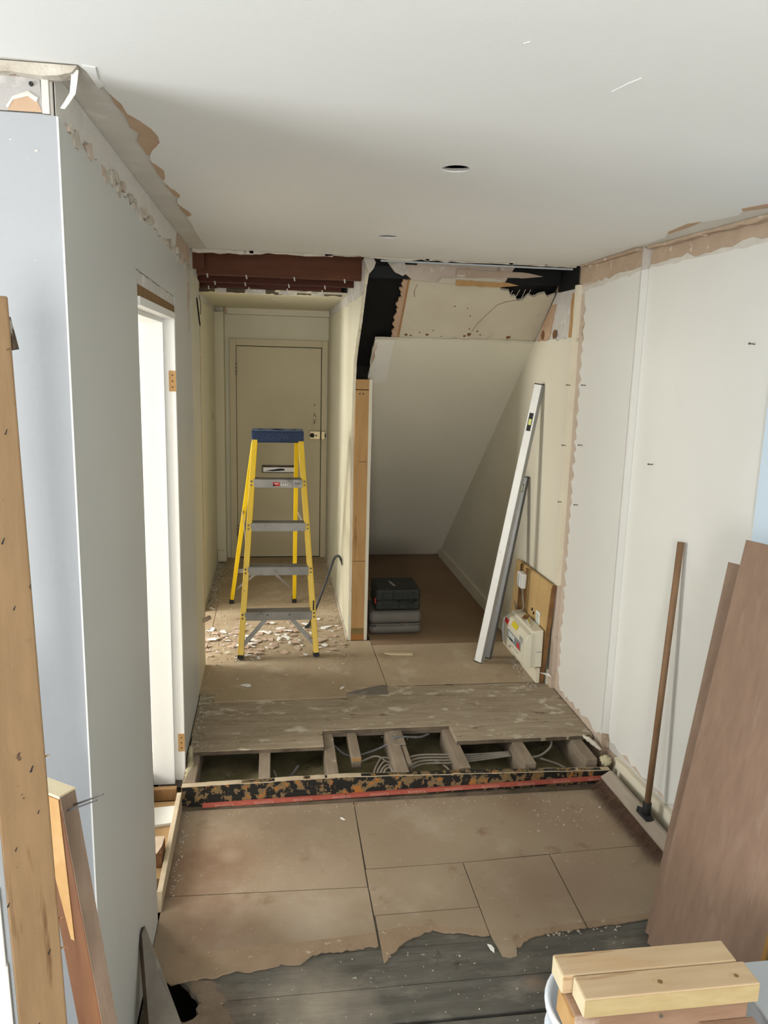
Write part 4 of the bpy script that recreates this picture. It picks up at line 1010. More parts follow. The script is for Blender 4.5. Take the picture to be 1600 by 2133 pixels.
# top cap
tc_ = MB().box((-.139, 4.950, 1.325), (.191, 5.140, 1.398)).build('top_cap', 'ladder_blue', ld, bevel=.006)
MB().box((-.134, 4.955, 1.3975), (.186, 5.135, 1.400)).build('tool_tray', 'ladder_blue_top', tc_)
MB().lathe([(.0, .001), (.042, .001), (.042, .0035), (.034, .0035), (.033, .0015)], (.025, 5.045, 1.399), 20).build('tool_hole', 'ladder_blue', tc_)
for x in (-.085, .13):
    MB().lathe([(.0, .001), (.018, .001), (.018, .003), (.013, .003)], (x, 5.045, 1.399), 14).build('tool_hole', 'ladder_blue', tc_)
place_text(text_mesh('CLOW', .046, .0012), 'ladder_blue_print', tc_, (1, 0, 0), (0, 0, 1), (.028, 4.9495, 1.360))

# =================================================================== CROWBAR
cb = thing('crowbar', 'black crowbar with hooked top leaning on the hall wall', 'crowbar', (.24, 5.2, .004))
MB().tube([(.245, 5.20, .014), (.30, 5.265, .13), (.355, 5.33, .25), (.41, 5.40, .385), (.428, 5.42, .43), (.442, 5.43, .452), (.460, 5.425, .462), (.472, 5.40, .458), (.480, 5.375, .440)], .0095, 8).build('shank', 'crowbar_black', cb, smooth=True)
MB().bar((.480, 5.375, .442), (.486, 5.35, .412), (1, 0, 0), .012, .022, .003, .026).build('claw', 'crowbar_black', cb)
MB().bar((.250, 5.205, .022), (.215, 5.165, .007), (1, -1, 0), .022, .012, .028, .003).build('chisel_end', 'crowbar_black', cb)

# =================================================================== CASES
def case(name, label, x0, x1, y0, y1, z0, z1, m, bev):
    t = thing(name, label, 'tool case', ((x0 + x1) / 2, (y0 + y1) / 2, z0))
    zm = z0 + (z1 - z0) * .45
    MB().box((x0, y0, z0 + .004), (x1, y1, zm - .002)).build('lower_shell', m, t, bevel=bev, seg=6)
    MB().box((x0, y0, zm + .002), (x1, y1, z1)).build('lid', m, t, bevel=bev, seg=6)
    MB().box((x0 + .012, y0 + .006, zm - .004), (x1 - .012, y1 - .006, zm + .004)).build('seam_band', m, t)
    return t
g_ = case('grey_tool_case', 'rounded grey plastic case on the cupboard floor under a black case', .648, 1.012, 5.00, 5.30, .004, .172, 'case_grey', .035)
MB().box((.86, 4.994, .075), (.875, 5.002, .095)).build('latch', 'beam_bare', g_, bevel=.002)
MB().box((.665, 4.996, .070), (.69, 5.004, .078)).build('latch', 'rubber_black', g_)
b_ = case('black_tool_case', 'black ribbed tool case on top of the grey case', .690, .998, 5.015, 5.32, .172, .325, 'case_black', .014)
for k in range(7):
    MB().box((.735 + .035 * k, 5.008, .255), (.752 + .035 * k, 5.018, .300)).build('rib', 'case_black', b_, bevel=.002)
for k in range(4):
    MB().box((.735 + .06 * k, 5.008, .190), (.775 + .06 * k, 5.018, .225)).build('rib', 'case_black', b_, bevel=.002)
MB().tube([(.845, 5.012, .243), (.86, 4.995, .238), (.91, 4.990, .237), (.95, 4.995, .240), (.965, 5.012, .246)], .006, 8).build('handle', 'case_black', b_, smooth=True)
MB().box((.684, 5.02, .225), (.692, 5.06, .262)).build('red_clip', 'case_red', b_)
MB().box((.72, 5.20, .325), (.97, 5.205, .3262)).build('lid_groove', 'rubber_black', b_)
lab_ = MB().slab([(.800, 5.22), (.815, 5.22), (.840, 5.10), (.822, 5.10)], 'z', .3245, .3262).build('lid_lettering', 'unit_grey', b_)

# =================================================================== SPIRIT LEVELS
def level(name, label, p0, p1, face, w, d, m_face, m_side, holes):
    p0 = Vector(p0); p1 = Vector(p1)
    t = thing(name, label, 'spirit level', p0)
    dr = (p1 - p0).normalized(); U = Vector(face); U = (U - dr * U.dot(dr)).normalized(); N = dr.cross(U)
    MB().bar(p0, p1, U, w, d).build('profile', m_side, t, bevel=.001, seg=1)
    for sgn in (-1, 1):
        MB().bar(p0 + dr * .004 + N * sgn * (d / 2 + .0008), p1 - dr * .004 + N * sgn * (d / 2 + .0008), U, w * .96, .0016).build('face_plate', m_face, t)
    for e, s_ in ((p0, -1), (p1, 1)):
        MB().bar(e, e + dr * s_ * .006, U, w * 1.03, d * 1.06).build('end_cap', 'rubber_black', t)
    for f, l in holes:
        c = p0 + (p1 - p0) * f
        MB().bar(c - dr * l / 2, c + dr * l / 2, U, w * 1.01, d * .6).build('vial_frame', 'rubber_black', t)
        MB().bar(c - dr * .018, c + dr * .018, U, w * 1.03, d * .4).build('vial', 'vial_yellow', t)
    return t, p0, dr, U, N
l1 = level('spirit_level', 'long white and grey spirit level leaning on the cupboard wall', (1.283, 4.478, .008), (1.588, 4.545, 1.735), (1, .75, 0), .034, .050, 'level_grey', 'level_white', ((.87, .11),))
t, p0, dr, U, N = l1
l2 = level('spirit_level', 'shorter dark grey spirit level leaning behind the long white one', (1.352, 4.545, .008), (1.583, 4.70, 1.150), (1, .8, 0), .026, .052, 'level_dark', 'level_steel', ((.94, .05),))

# =================================================================== CONSUMER UNIT BOARD
cu = thing('meter_board', 'brown chipboard panel with junction box against the cupboard wall', 'board', (1.57, 4.4, .003))
def lean(x, z):                                                # board leans slightly toward the wall
    return x + .03 * z
bd = [(4.135, .006), (4.78, .006), (4.755, .590), (4.735, .604), (4.075, .615), (4.095, .59)]
MB().loft([(lean(1.560, z), y, z) for y, z in bd], [(lean(1.576, z), y, z) for y, z in bd]).build('panel', 'chipboard', cu)
ed = [(4.126, .004)] + jag((4.126, .01), (4.066, .615), 18, .004, rr) + [(4.080, .618), (4.140, .004)]
MB().loft([(lean(1.558, z), y, z) for y, z in ed], [(lean(1.580, z), y, z) for y, z in ed]).build('broken_edge', 'chipboard_edge', cu)
MB().loft([(lean(1.55, z), y, z) for y, z in ((4.60, .27), (4.63, .27), (4.63, .60), (4.60, .60))], [(lean(1.561, z), y, z) for y, z in ((4.60, .27), (4.63, .27), (4.63, .60), (4.60, .60))]).build('batten', 'batten_brown', cu)
MB().loft([(lean(1.55, z), y, z) for y, z in ((4.50, .27), (4.53, .27), (4.53, .60), (4.50, .60))], [(lean(1.561, z), y, z) for y, z in ((4.50, .27), (4.53, .27), (4.53, .60), (4.50, .60))]).build('batten', 'batten_brown', cu)
MB().loft([(lean(1.557, z), y, z) for y, z in ((4.40, .27), (4.46, .27), (4.46, .60), (4.40, .60))], [(lean(1.561, z), y, z) for y, z in ((4.40, .27), (4.46, .27), (4.46, .60), (4.40, .60))]).build('batten', 'chipboard', cu)
jb = MB().box((1.535, 4.50, .470), (1.575, 4.595, .565)).build('junction_box', 'level_white', cu, bevel=.008)
MB().box((1.530, 4.545, .475), (1.537, 4.550, .560)).build('lid_seam', 'unit_grey', jb)
MB().tube([(1.55, 4.53, .475), (1.545, 4.49, .43), (1.545, 4.455, .37), (1.54, 4.47, .325), (1.545, 4.50, .30), (1.55, 4.50, .25)], .0055, 8).build('cable', 'cable_grey', cu, smooth=True)
MB().tube([(1.55, 4.66, .34), (1.545, 4.62, .33), (1.545, 4.58, .30), (1.55, 4.57, .25)], .0055, 8).build('cable', 'cable_grey', cu, smooth=True)
stk = MB().box((1.565, 4.225, .325), (1.5705, 4.285, .405)).build('sticker', 'label_white', cu)
for k in range(7):
    MB().box((1.5645, 4.232 + (.006 if k % 3 == 0 else 0), .333 + .009 * k), (1.5652, 4.278, .336 + .009 * k)).build('print_line', 'print_green', stk)
for (y, z) in ((4.36, .375), (4.33, .36)):
    MB().box((1.563, y, z), (1.572, y + .004, z + .018)).build('screw_hole', 'print_black', cu)
MB().box((1.535, 4.13, .004), (1.556, 4.80, .098)).build('skirting_piece', 'paint_cream', cu)

un = thing('fuse_box', 'ivory consumer unit with red and yellow labels on the chipboard panel', 'fuse box', (1.5, 4.3, .1))
bodyp = [(1.558, .108), (1.485, .108), (1.485, .318), (1.495, .330), (1.558, .335)]
MB().slab(bodyp, 'y', 4.115, 4.515).build('housing', 'unit_ivory', un, bevel=.004)
cov = [(1.486, .112), (1.448, .116), (1.444, .130), (1.444, .275), (1.462, .312), (1.486, .318)]
cv = MB().slab(cov, 'y', 4.10, 4.50).build('cover', 'unit_ivory', un, bevel=.003)
wn = MB().box((1.4405, 4.17, .185), (1.446, 4.43, .240)).build('breaker_window', 'unit_window', cv, bevel=.002)
for k in range(3):
    MB().box((1.4395, 4.185 + .018 * k, .190), (1.442, 4.197 + .018 * k, .225)).build('red_breaker', 'label_red', wn)
for k in range(6):
    MB().box((1.4395, 4.29 + .02 * k, .205), (1.442, 4.300 + .02 * k, .235)).build('breaker', 'label_white', wn)
MB().box((1.4385, 4.32, .192), (1.4415, 4.37, .202)).build('breaker_label', 'print_black', wn)
MB().box((1.4425, 4.14, .246), (1.446, 4.20, .278)).build('grey_label', 'unit_grey', cv)
r1 = MB().box((1.4435, 4.43, .262), (1.449, 4.497, .290)).build('red_label', 'label_red', cv)
MB().slab([(1.4445, .281), (1.4585, .310), (1.4565, .311), (1.4425, .282)], 'y', 4.27, 4.37).build('yellow_label', 'label_yellow', cv)
MB().box((1.4425, 4.36, .140), (1.445, 4.385, .147)).build('slot', 'print_black', cv)
for k in range(2):
    MB().box((1.4428, 4.30 - .09 * k, .158), (1.4445, 4.37 - .09 * k, .163)).build('print_line', 'unit_grey', cv)
MB().slab([(1.52, .20), (1.556, .20), (1.556, .205), (1.52, .205)], 'y', 4.1135, 4.116).build('vent_slot', 'unit_grey', un)
MB().tube([(1.47, 4.50, .30), (1.455, 4.53, .27), (1.45, 4.54, .20), (1.455, 4.53, .13), (1.48, 4.515, .115)], .012, 8).build('hinge_cover', 'unit_grey', un, smooth=True)
dv = thing('cable_offcut', 'yellow and brown scrap lying on the ivory fuse box', 'scrap', (1.52, 4.30, .334))
MB().bar((1.51, 4.24, .336), (1.54, 4.38, .345), (1, 0, 0), .012, .004).build('yellow_piece', 'label_yellow', dv)
MB().bar((1.50, 4.30, .345), (1.53, 4.34, .352), (1, 0, 0), .03, .006).build('brown_piece', 'osb', dv)
MB().bar((1.50, 4.20, .338), (1.515, 4.30, .340), (1, 0, 0), .008, .004).build('white_piece', 'label_white', dv)

# =================================================================== BROOM
br = thing('broom', 'wide wooden broom standing against the skirting at right', 'broom', (1.60, 2.88, ZF))
MB().loft([(1.572, 2.62, -.088), (1.618, 2.62, -.060), (1.622, 2.62, -.042), (1.606, 2.62, -.040), (1.564, 2.62, -.068)],
          [(1.552, 3.20, -.088), (1.598, 3.20, -.060), (1.602, 3.20, -.042), (1.586, 3.20, -.040), (1.544, 3.20, -.068)]).build('head', 'broom_head', br, bevel=.003)
bm_ = MB()
rb = random.Random(71)
for i in range(1700):
    t = rb.random(); y = 2.63 + .56 * t
    x0 = 1.590 - .036 * t + rb.uniform(-.022, .020); z0 = -.074 + (x0 - (1.590 - .036 * t)) * .55
    x1 = x0 - rb.uniform(.035, .075); z1 = ZF + .001 + rb.uniform(0, .012)
    y1 = y + rb.uniform(-.02, .02)
    w = .0011
    bm_.add([(x0 - w, y, z0), (x0 + w, y, z0), (x0, y + w * 1.6, z0), (x1, y1, z1)], [(0, 1, 3), (1, 2, 3), (2, 0, 3)])
bb_ = bm_.build('bristles', 'bristle', br); bb_['kind'] = 'stuff'
hp0 = Vector((1.590, 2.835, -.040)); hp1 = Vector((1.655, 2.89, 1.150))
MB().tube([hp0 + (hp1 - hp0) * .03, hp0 + (hp1 - hp0) * .5, hp1], .0135, 12).build('handle', 'broom_wood', br, smooth=True)
sck = MB().tube([hp0, hp0 + (hp1 - hp0) * .045], .018, 12).build('socket', 'rubber_black', br, smooth=True)
MB().slab([(1.568, 2.79), (1.605, 2.785), (1.617, 2.86), (1.582, 2.90), (1.562, 2.87)], 'z', -.0475, -.038).build('socket_plate', 'rubber_black', br, bevel=.002)

# =================================================================== LEANING BROWN PANELS
def leaning_panel(name, label, bl, tl, width, d, th, mm, edge=None):
    bl = Vector(bl); tl = Vector(tl); d = Vector(d).normalized()
    n = d.cross((tl - bl).normalized()); n = n if n.x < 0 else -n
    t = thing(name, label, 'board', bl)
    topl = [tl + d * (width * k / 8) + (tl - bl).normalized() * rr.uniform(-.004, .004) for k in range(9)]
    ring = [bl, bl + d * width] + list(reversed(topl))
    MB().poly(ring, -n * th).build('sheet', mm, t)
    if edge:
        MB().poly([bl + d * width, bl + d * (width + .012), tl + d * (width + .012), tl + d * width], -n * (th * 1.2)).build('edge_band', edge, t)
    return t
D_ = (.36, -.933, 0)
leaning_panel('brown_board', 'brown wood grain panel in front, taller of the two leaning at right', (1.300, 2.225, ZF + .002), (1.560, 2.32, 1.292), .385, D_, .012, 'brown_laminate', 'amber_edge')
leaning_panel('brown_board', 'brown wood grain panel behind, shorter of the two leaning at right', (1.318, 2.275, ZF + .002), (1.578, 2.432, 1.188), .30, D_, .010, 'brown_laminate')

# pier at the end of the right wall, bluish light painted into its colour
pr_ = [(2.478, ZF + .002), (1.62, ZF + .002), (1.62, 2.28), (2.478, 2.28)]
pier = MB().loft([nx(p, -.012) for p in pr_], [nx(p, .0) for p in pr_]).build('pier', 'paint_bluish_lit', wr)
pier['label'] = 'end of the wall with bluish light in its paint'

# =================================================================== TIMBER PILE, BUCKET AND CRATE (right foreground)
bk = thing('bucket', 'white plastic bucket under the timber offcuts at lower right', 'bucket', (.84, 1.56, ZF - .005))
C_ = (.835, 1.545, ZF - .004)
MB().lathe([(0, .0), (.130, .0), (.132, .004), (.158, .415), (.160, .42), (.170, .424), (.171, .432), (.168, .440), (.160, .441), (.155, .435), (.128, .012), (0, .012)], C_, 40).build('pail', 'white_plastic', bk, smooth=True)
MB().lathe([(.1535, .335), (.166, .338), (.166, .346), (.1545, .348)], C_, 40).build('rib', 'white_plastic', bk, smooth=True)
zt_ = C_[2] + .441
ot = thing('old_timber', 'weathered brown timber laid across the bucket under the new pine', 'timber', (.90, 1.49, zt_))
MB().box((.690, 1.452, zt_), (1.125, 1.545, .368)).build('block', 'old_timber', ot, bevel=.004)
MB().slab([(1.452, zt_ + .002), (1.545, zt_ + .004), (1.542, .365), (1.455, .363)], 'x', .683, .691).build('split_end', 'split_wood', ot)
MB().tube([(.90, 1.4515, .352), (.90, 1.446, .352)], .005, 8).build('nail_head', 'chrome', ot)
o2 = thing('timber_block', 'short brown timber block under the right end of the old timber', 'timber', (1.08, 1.45, ZF))
MB().box((1.00, 1.40, ZF - .004), (1.14, 1.452, .322)).build('block', 'old_timber', o2, bevel=.003)
MB().box((1.05, 1.396, .27), (1.09, 1.401, .322)).build('split_face', 'split_wood', o2)
zt2 = .369
for nm, lab, x0, x1, y0, y1, yaw in (('pine_offcut', 'new pine offcut with two knots, nearer of the pair on the pile', .707, 1.143, 1.444, 1.514, 0), ('pine_offcut', 'new pine offcut behind the knotted one on the pile', .682, 1.128, 1.517, 1.586, 0)):
    p_ = thing(nm, lab, 'timber', ((x0 + x1) / 2, (y0 + y1) / 2, zt2))
    MB().box((x0, y0, zt2), (x1, y1, .420)).build('body', 'pine_new', p_, bevel=.003)
    MB().box((x0 - .0012, y0 + .002, zt2 + .002), (x0 + .001, y1 - .002, .418)).build('sawn_end', 'pine_end', p_)
    if y0 < 1.5:
        MB().box((x0 + .001, y0 - .0012, zt2 + .002), (x1 - .002, y0 + .001, .4165)).build('planed_edge', 'pine_edge', p_)
        for (kx, ky, kr) in ((.905, 1.475, .0065), (1.098, 1.472, .006)):
            k_ = MB().lathe([(0, .0006), (kr * .45, .0008), (kr * .9, .0006), (kr, .0)], (kx, ky, .4200), 16).build('knot', 'batten_brown', p_)
            k_.scale = (1, 1, 1)
            for q in (1.8, 2.6):
                ring = [(kx + kr * q * 1.25 * math.cos(a), ky + kr * q * .62 * math.sin(a), .4202) for a in [2 * math.pi * i / 20 for i in range(21)]]
                MB().tube(ring, .0004, 4).build('growth_ring', 'pine_edge', p_)
    else:
        for q in range(5):
            ring = [(x0 + .02 + .022 * i, y0 + .012 + .009 * q + .006 * math.sin(i * .45 + q * .3), .4202) for i in range(12 - q)]
            MB().tube(ring, .00035, 4).build('growth_ring', 'split_wood', p_)
cr = thing('grey_crate', 'smooth grey plastic box standing beside the timber pile', 'crate', (1.36, 1.5, ZF))
MB().loft([(1.205, 1.42, ZF - .004), (1.47, 1.42, ZF - .004), (1.47, 1.61, ZF - .004), (1.205, 1.61, ZF - .004)], [(1.19, 1.40, .300), (1.50, 1.40, .300), (1.50, 1.625, .300), (1.19, 1.625, .300)]).build('tub', 'grey_plastic', cr, bevel=.008)
MB().box((1.183, 1.393, .294), (1.507, 1.632, .306)).build('lid', 'grey_plastic', cr, bevel=.004)

# =================================================================== LEFT FOREGROUND TIMBERS
s1 = thing('timber_stud', 'tall knotty pine stud standing in the left foreground', 'timber', (-.42, 1.30, ZF))
q0 = Vector((-.420, 1.307, ZF - .004)); q1 = Vector((-.458, 1.307, 1.925))
U1 = Vector((.954, .30, 0)); N1 = Vector((.30, -.954, 0))                    # faces the doorway, turned a little
MB().bar(q0 + U1 * .008, q1 + U1 * .008, U1, .080, .045).build('stud', 'pine_stud', s1, bevel=.003)
rr = random.Random(81)
for (f, ux, r) in ((.815, .012, .006), (.70, -.02, .005), (.62, .025, .007), (.445, .028, .006), (.375, .0, .006), (.34, -.022, .006), (.50, -.03, .005), (.90, .03, .005), (.76, .02, .0045), (.55, -.01, .0045), (.58, .03, .004)):
    c = q0 + (q1 - q0) * f + U1 * ux + N1 * .0226
    MB().bar(c + Vector((-r * .3, 0, -r)), c + Vector((r * .35, 0, r * .7)), U1, r * .55, .0012, r * .2, .0012).build('nail_hole', 'print_black', s1)
c = q1 + U1 * .042 + Vector((0, 0, -.03))
MB().bar(c, c + Vector((.010, 0, -.05)), (1, 0, 0), .012, .02).build('splinter', 'plank_edge', s1)
for f in (.625, .47, .44):
    c = q0 + (q1 - q0) * f + U1 * .046 + N1 * .01
    MB().bar(c, c + Vector((.010, -.002, .006)), (0, 1, 0), .003, .003, .001, .001).build('splinter', 'split_wood', s1)
# plasterboard and plaster still fixed to its left side
qq = q0 + (q1 - q0) * .66
MB().bar(q0 - U1 * .044, qq - U1 * .044, U1, .022, .012).build('plasterboard', 'grey_plastic', s1)
for k in range(9):
    a_ = q0 + (qq - q0) * (k / 9); b_ = q0 + (qq - q0) * ((k + 1) / 9)
    wv = rr.uniform(-.004, .004)
    MB().bar(a_ - U1 * (.080 + wv) + N1 * .012, b_ - U1 * (.080 + wv) + N1 * .012, U1, .074, .014).build('plaster_coat', 'flake_white', s1, bevel=.003)
for f in (.10, .17, .24, .30, .36):
    c = q0 + (q1 - q0) * f - U1 * .050 + N1 * .014
    MB().poly([c + U1 * (.012 * math.cos(a) * rr.uniform(.6, 1)) + Vector((0, 0, .018 * math.sin(a) * rr.uniform(.6, 1))) for a in [k * math.pi / 4 for k in range(8)]], N1 * .012).build('plaster_lump', 'flake_white', s1, bevel=.003)

s2 = thing('nailed_stud', 'short brown stud with two nails leaning behind the pine stud', 'timber', (-.31, 1.5, ZF))
e0 = Vector((-.318, 1.505, ZF - .002)); e1 = Vector((-.444, 1.515, .972))
u_ = Vector((.76, -.65, 0))
MB().bar(e0, e1, u_, .092, .036).build('stud', 'stud_brown', s2, bevel=.003)
dr = (e1 - e0).normalized(); uu = (u_ - dr * u_.dot(dr)).normalized(); nn_ = dr.cross(uu)
MB().bar(e0 + uu * .0465, e1 + uu * .0465, u_, .0014, .034).build('worn_face', 'stud_worn', s2)
sgn = 1 if (nn_.x < 0) else -1
MB().bar(e1 - dr * .34 + nn_ * sgn * .0186, e1 - dr * .004 + nn_ * sgn * .0186, uu, .012, .002, .086, .002).build('split_face', 'split_wood', s2)
MB().bar(e1 - dr * .002, e1 + dr * .004, u_, .092, .037).build('sawn_end', 'pine_end', s2)
for k in range(2):
    c = e1 - dr * (.030 + .004 * k) + uu * .046 + nn_ * (.008 - .016 * k)
    MB().tube([c, c + Vector((.062, -.012, .028))], .0024, 6, .0016).build('nail', 'steel_dark', s2)

pk = thing('floorboard_offcut', 'grey weathered floorboard offcut leaning on the left wall near the floor hole', 'board', (-.33, 2.1, ZF))
T1 = Vector((-.398, 2.200, .098)); B1 = Vector((-.215, 1.985, -.250)); B0 = Vector((-.325, 1.86, -.250)); T0 = Vector((-.402, 2.165, .098))
def cutz(a, b, z):
    return a + (b - a) * ((z - a.z) / (b.z - a.z))
zz = ZF - .004
b1 = cutz(T1, B1, zz); b0 = cutz(T0, B0, zz)
nrm = (b1 - T1).cross(b0 - T1).normalized(); nrm = nrm if nrm.x > 0 else -nrm
MB().poly([T0, T1, b1, b0], -nrm * .002).build('weathered_face', 'plank_grey', pk)
MB().poly([T0 - nrm * .0022, T1 - nrm * .0022, b1 - nrm * .0022, b0 - nrm * .0022], -nrm * .02).build('board', 'plank_edge', pk, bevel=.002)

# torn strip of paper hanging from the corner
hs = MB()
path = [(-.371, 1.655, 2.368), (-.374, 1.66, 2.352), (-.380, 1.668, 2.33), (-.390, 1.66, 2.31), (-.397, 1.655, 2.298)]
ring = []
for i, p in enumerate(path):
    w = .006 - .0006 * i
    ring.append(((p[0] - w, p[1], p[2]), (p[0] + w, p[1] + .004, p[2])))
for (a, b), (c, d) in zip(ring[:-1], ring[1:]):
    hs.poly([a, b, d, c], (0, .0018, .0))
o = hs.build('paper_strip', 'flake_white', origin=path[0]); tag(o, 'white strip of torn lining paper hanging from the ceiling corner', 'paper strip')

# =================================================================== DOORWAY THRESHOLD PIECES
tb = MB().slab([(2.56, ZF + .001), (3.215, ZF + .001), (3.215, -.050), (2.95, -.062), (2.60, -.082)], 'x', -.424, -.404).build('threshold_batten', 'tan_edge', origin=(-.41, 2.9, ZF), bevel=.002)
tag(tb, 'long cream batten along the bottom of the left doorway', 'batten')
tp_ = MB().box((-.56, 2.70, ZF - .004), (-.427, 3.23, -.100)).build('threshold_plywood', 'plywood', origin=(-.49, 2.97, ZF), bevel=.002)
tag(tp_, 'orange plywood strip lying inside the left doorway', 'plywood')
tw = MB().slab([(-.545, 3.02), (-.428, 3.04), (-.426, 3.17), (-.535, 3.16)], 'z', -.099, -.085).build('white_offcut', 'paint_wall', origin=(-.48, 3.1, -.1), bevel=.002)
tag(tw, 'white painted offcut lying on the plywood in the doorway', 'offcut')
to = thing('chipboard_block', 'broken brown chipboard block in the left doorway', 'block', (-.47, 2.85, -.1))
MB().box((-.545, 2.76, -.0995), (-.428, 2.86, -.035)).build('block', 'osb', to, bevel=.004)
MB().slab([(-.545, 2.755), (-.445, 2.755), (-.432, 2.80), (-.430, 2.865), (-.545, 2.865)], 'z', -.035, -.031).build('top_layer', 'bare_plaster', to)
o = MB().box((-.558, 3.235, -.10), (-.43, 3.262, -.045)).build('threshold_block', 'batten_brown', origin=(-.49, 3.25, -.1)); tag(o, 'small brown wood block at the foot of the white door lining', 'block')
o = MB().box((-.578, 2.51, ZF), (-.5625, 3.36, -.015)).build('trim_5', 'paper_edge', origin=(-.57, 2.9, ZF)); struct(o, 'plaster dusted floor edge inside the left doorway', 'trim')

# =================================================================== CABLES IN THE FLOOR
rc = random.Random(91)
def cable(path, r, m, label):
    pts = [Vector(p) for p in path]
    out = []
    n = len(pts)
    for i in range(n - 1):                                       # Catmull-Rom
        p0, p1, p2, p3 = pts[max(i - 1, 0)], pts[i], pts[i + 1], pts[min(i + 2, n - 1)]
        for k in range(6):
            t = k / 6
            out.append(.5 * ((2 * p1) + (p2 - p0) * t + (2 * p0 - 5 * p1 + 4 * p2 - p3) * t * t + (3 * p1 - p0 - 3 * p2 + p3) * t ** 3))
    out.append(pts[-1])
    o = MB().tube(out, r, 7).build('cable', m, origin=pts[0], smooth=True)
    tag(o, label, 'cable', 'cables under the open floor')
Z0 = -.125
cable([(.30, 3.60, -.06), (.36, 3.53, -.08), (.45, 3.53, -.075), (.56, 3.56, -.05), (.60, 3.56, -.012), (.66, 3.58, -.02), (.74, 3.61, -.04), (.80, 3.66, -.05)], .006, 'cable_dark', 'dark grey cable crossing over the double joist')
cable([(.41, 3.45, -.08), (.50, 3.49, -.07), (.56, 3.45, -.09), (.60, 3.40, -.10)], .005, 'cable_grey', 'grey cable arching from the short joist to the double joist')
for k in range(4):
    cable([(.455 + .02 * k, 3.27, -.13), (.47 + .018 * k, 3.36, -.10 + .006 * k), (.52 + .012 * k, 3.47 - .03 * k, -.075), (.57, 3.49 - .045 * k, -.085), (.62, 3.48 - .04 * k, -.09), (.72, 3.50 - .03 * k, -.08), (.87, 3.50 - .028 * k, -.085), (1.0, 3.50 - .02 * k, -.09), (1.19, 3.50 - .012 * k, -.085)], .0052, 'cable_grey', ('outermost', 'second', 'third', 'innermost')[k] + ' of four grey cables bending beneath the double joist')
cable([(.655, 3.40, -.09), (.72, 3.45, -.085), (.80, 3.44, -.09), (.845, 3.38, -.10), (.82, 3.31, -.115), (.76, 3.29, -.12), (.70, 3.33, -.11), (.66, 3.38, -.10)], .0052, 'cable_grey', 'grey cable coiled in a loop right of the double joist')
cable([(.30, 3.48, -.09), (.285, 3.40, -.10), (.305, 3.33, -.12), (.31, 3.27, -.13)], .0045, 'cable_grey', 'thin cable dropping beside the joist left of the short one')
cable([(.12, 3.47, -.09), (.06, 3.38, -.12), (.03, 3.30, -.14)], .006, 'cable_dark', 'dark cable running diagonally in the second bay from left')
cable([(-.0, 3.45, -.10), (.02, 3.35, -.12), (.0, 3.27, -.135)], .006, 'cable_grey', 'short grey cable beside the second joist from left')
cable([(1.245, 3.44, -.09), (1.33, 3.45, -.085), (1.40, 3.49, -.06), (1.42, 3.55, -.03)], .006, 'cable_grey', 'grey cable curling up under the boards at right')
cable([(1.33, 3.45, -.10), (1.40, 3.41, -.11), (1.44, 3.38, -.12)], .006, 'cable_grey', 'short flat cable end in the right hand bay')

# expanding foam and rubble at the ends of the opening
def lump(name, label, path, r, m, cat):
    mb = MB(); rl = random.Random(len(label))
    pts = [Vector(p) for p in path]
    n = 9; rings = []
    M_ = 14
    for i in range(M_ + 1):
        t = i / M_ * (len(pts) - 1); k = min(int(t), len(pts) - 2); p = pts[k].lerp(pts[k + 1], t - k)
        e = math.sin(math.pi * min(max(i / M_, .06), .94)) ** .4
        d = (pts[k + 1] - pts[k]).normalized(); a = d.orthogonal().normalized(); b = d.cross(a)
        rings.append([p + (a * math.cos(2 * math.pi * q / n) + b * math.sin(2 * math.pi * q / n)) * r * e * rl.uniform(.6, 1.25) for q in range(n)])
    vs = [v for g in rings for v in g]; fs = [tuple(range(n - 1, -1, -1)), tuple(M_ * n + q for q in range(n))]
    for i in range(M_):
        for q in range(n):
            l = (q + 1) % n
            fs.append((i * n + q, i * n + l, (i + 1) * n + l, (i + 1) * n + q))
    mb.add(vs, fs)
    o = mb.build(name, m, origin=pts[0], smooth=True)
    tag(o, label, cat)
lump('foam_bead', 'yellowish expanding foam bead along the foot of the left wall', [(-.395, 3.52, .01), (-.39, 3.45, -.02), (-.385, 3.36, -.03), (-.395, 3.26, -.03)], .018, 'foam', 'foam')
lump('foam_lump', 'pale foam lump at the right end of the step', [(1.585, 3.30, -.03), (1.60, 3.27, -.03), (1.61, 3.25, -.035)], .026, 'foam', 'foam')
lump('plaster_lump', 'crumbling plaster lump where the boards meet the right wall', [(1.56, 3.47, .004), (1.585, 3.42, -.004), (1.605, 3.35, -.014)], .013, 'broken_plaster', 'plaster')
o = MB().tube([(-.42, 4.42, .33), (-.395, 4.43, .335), (-.372, 4.45, .342)], .013, 10).build('pipe_stub', 'bare_plaster', origin=(-.41, 4.42, .33), smooth=True); tag(o, 'short capped pipe stub sticking out of the left wall', 'pipe')
o = MB().poly([(1.585, 4.11, .060), (1.60, 4.05, .072), (1.592, 4.08, .085), (1.55, 4.13, .070)], (0, -.002, .001)).build('paper_scrap', 'flake_white', origin=(1.59, 4.1, .06)); tag(o, 'white torn paper scrap at the foot of the right wall edge', 'paper scrap')

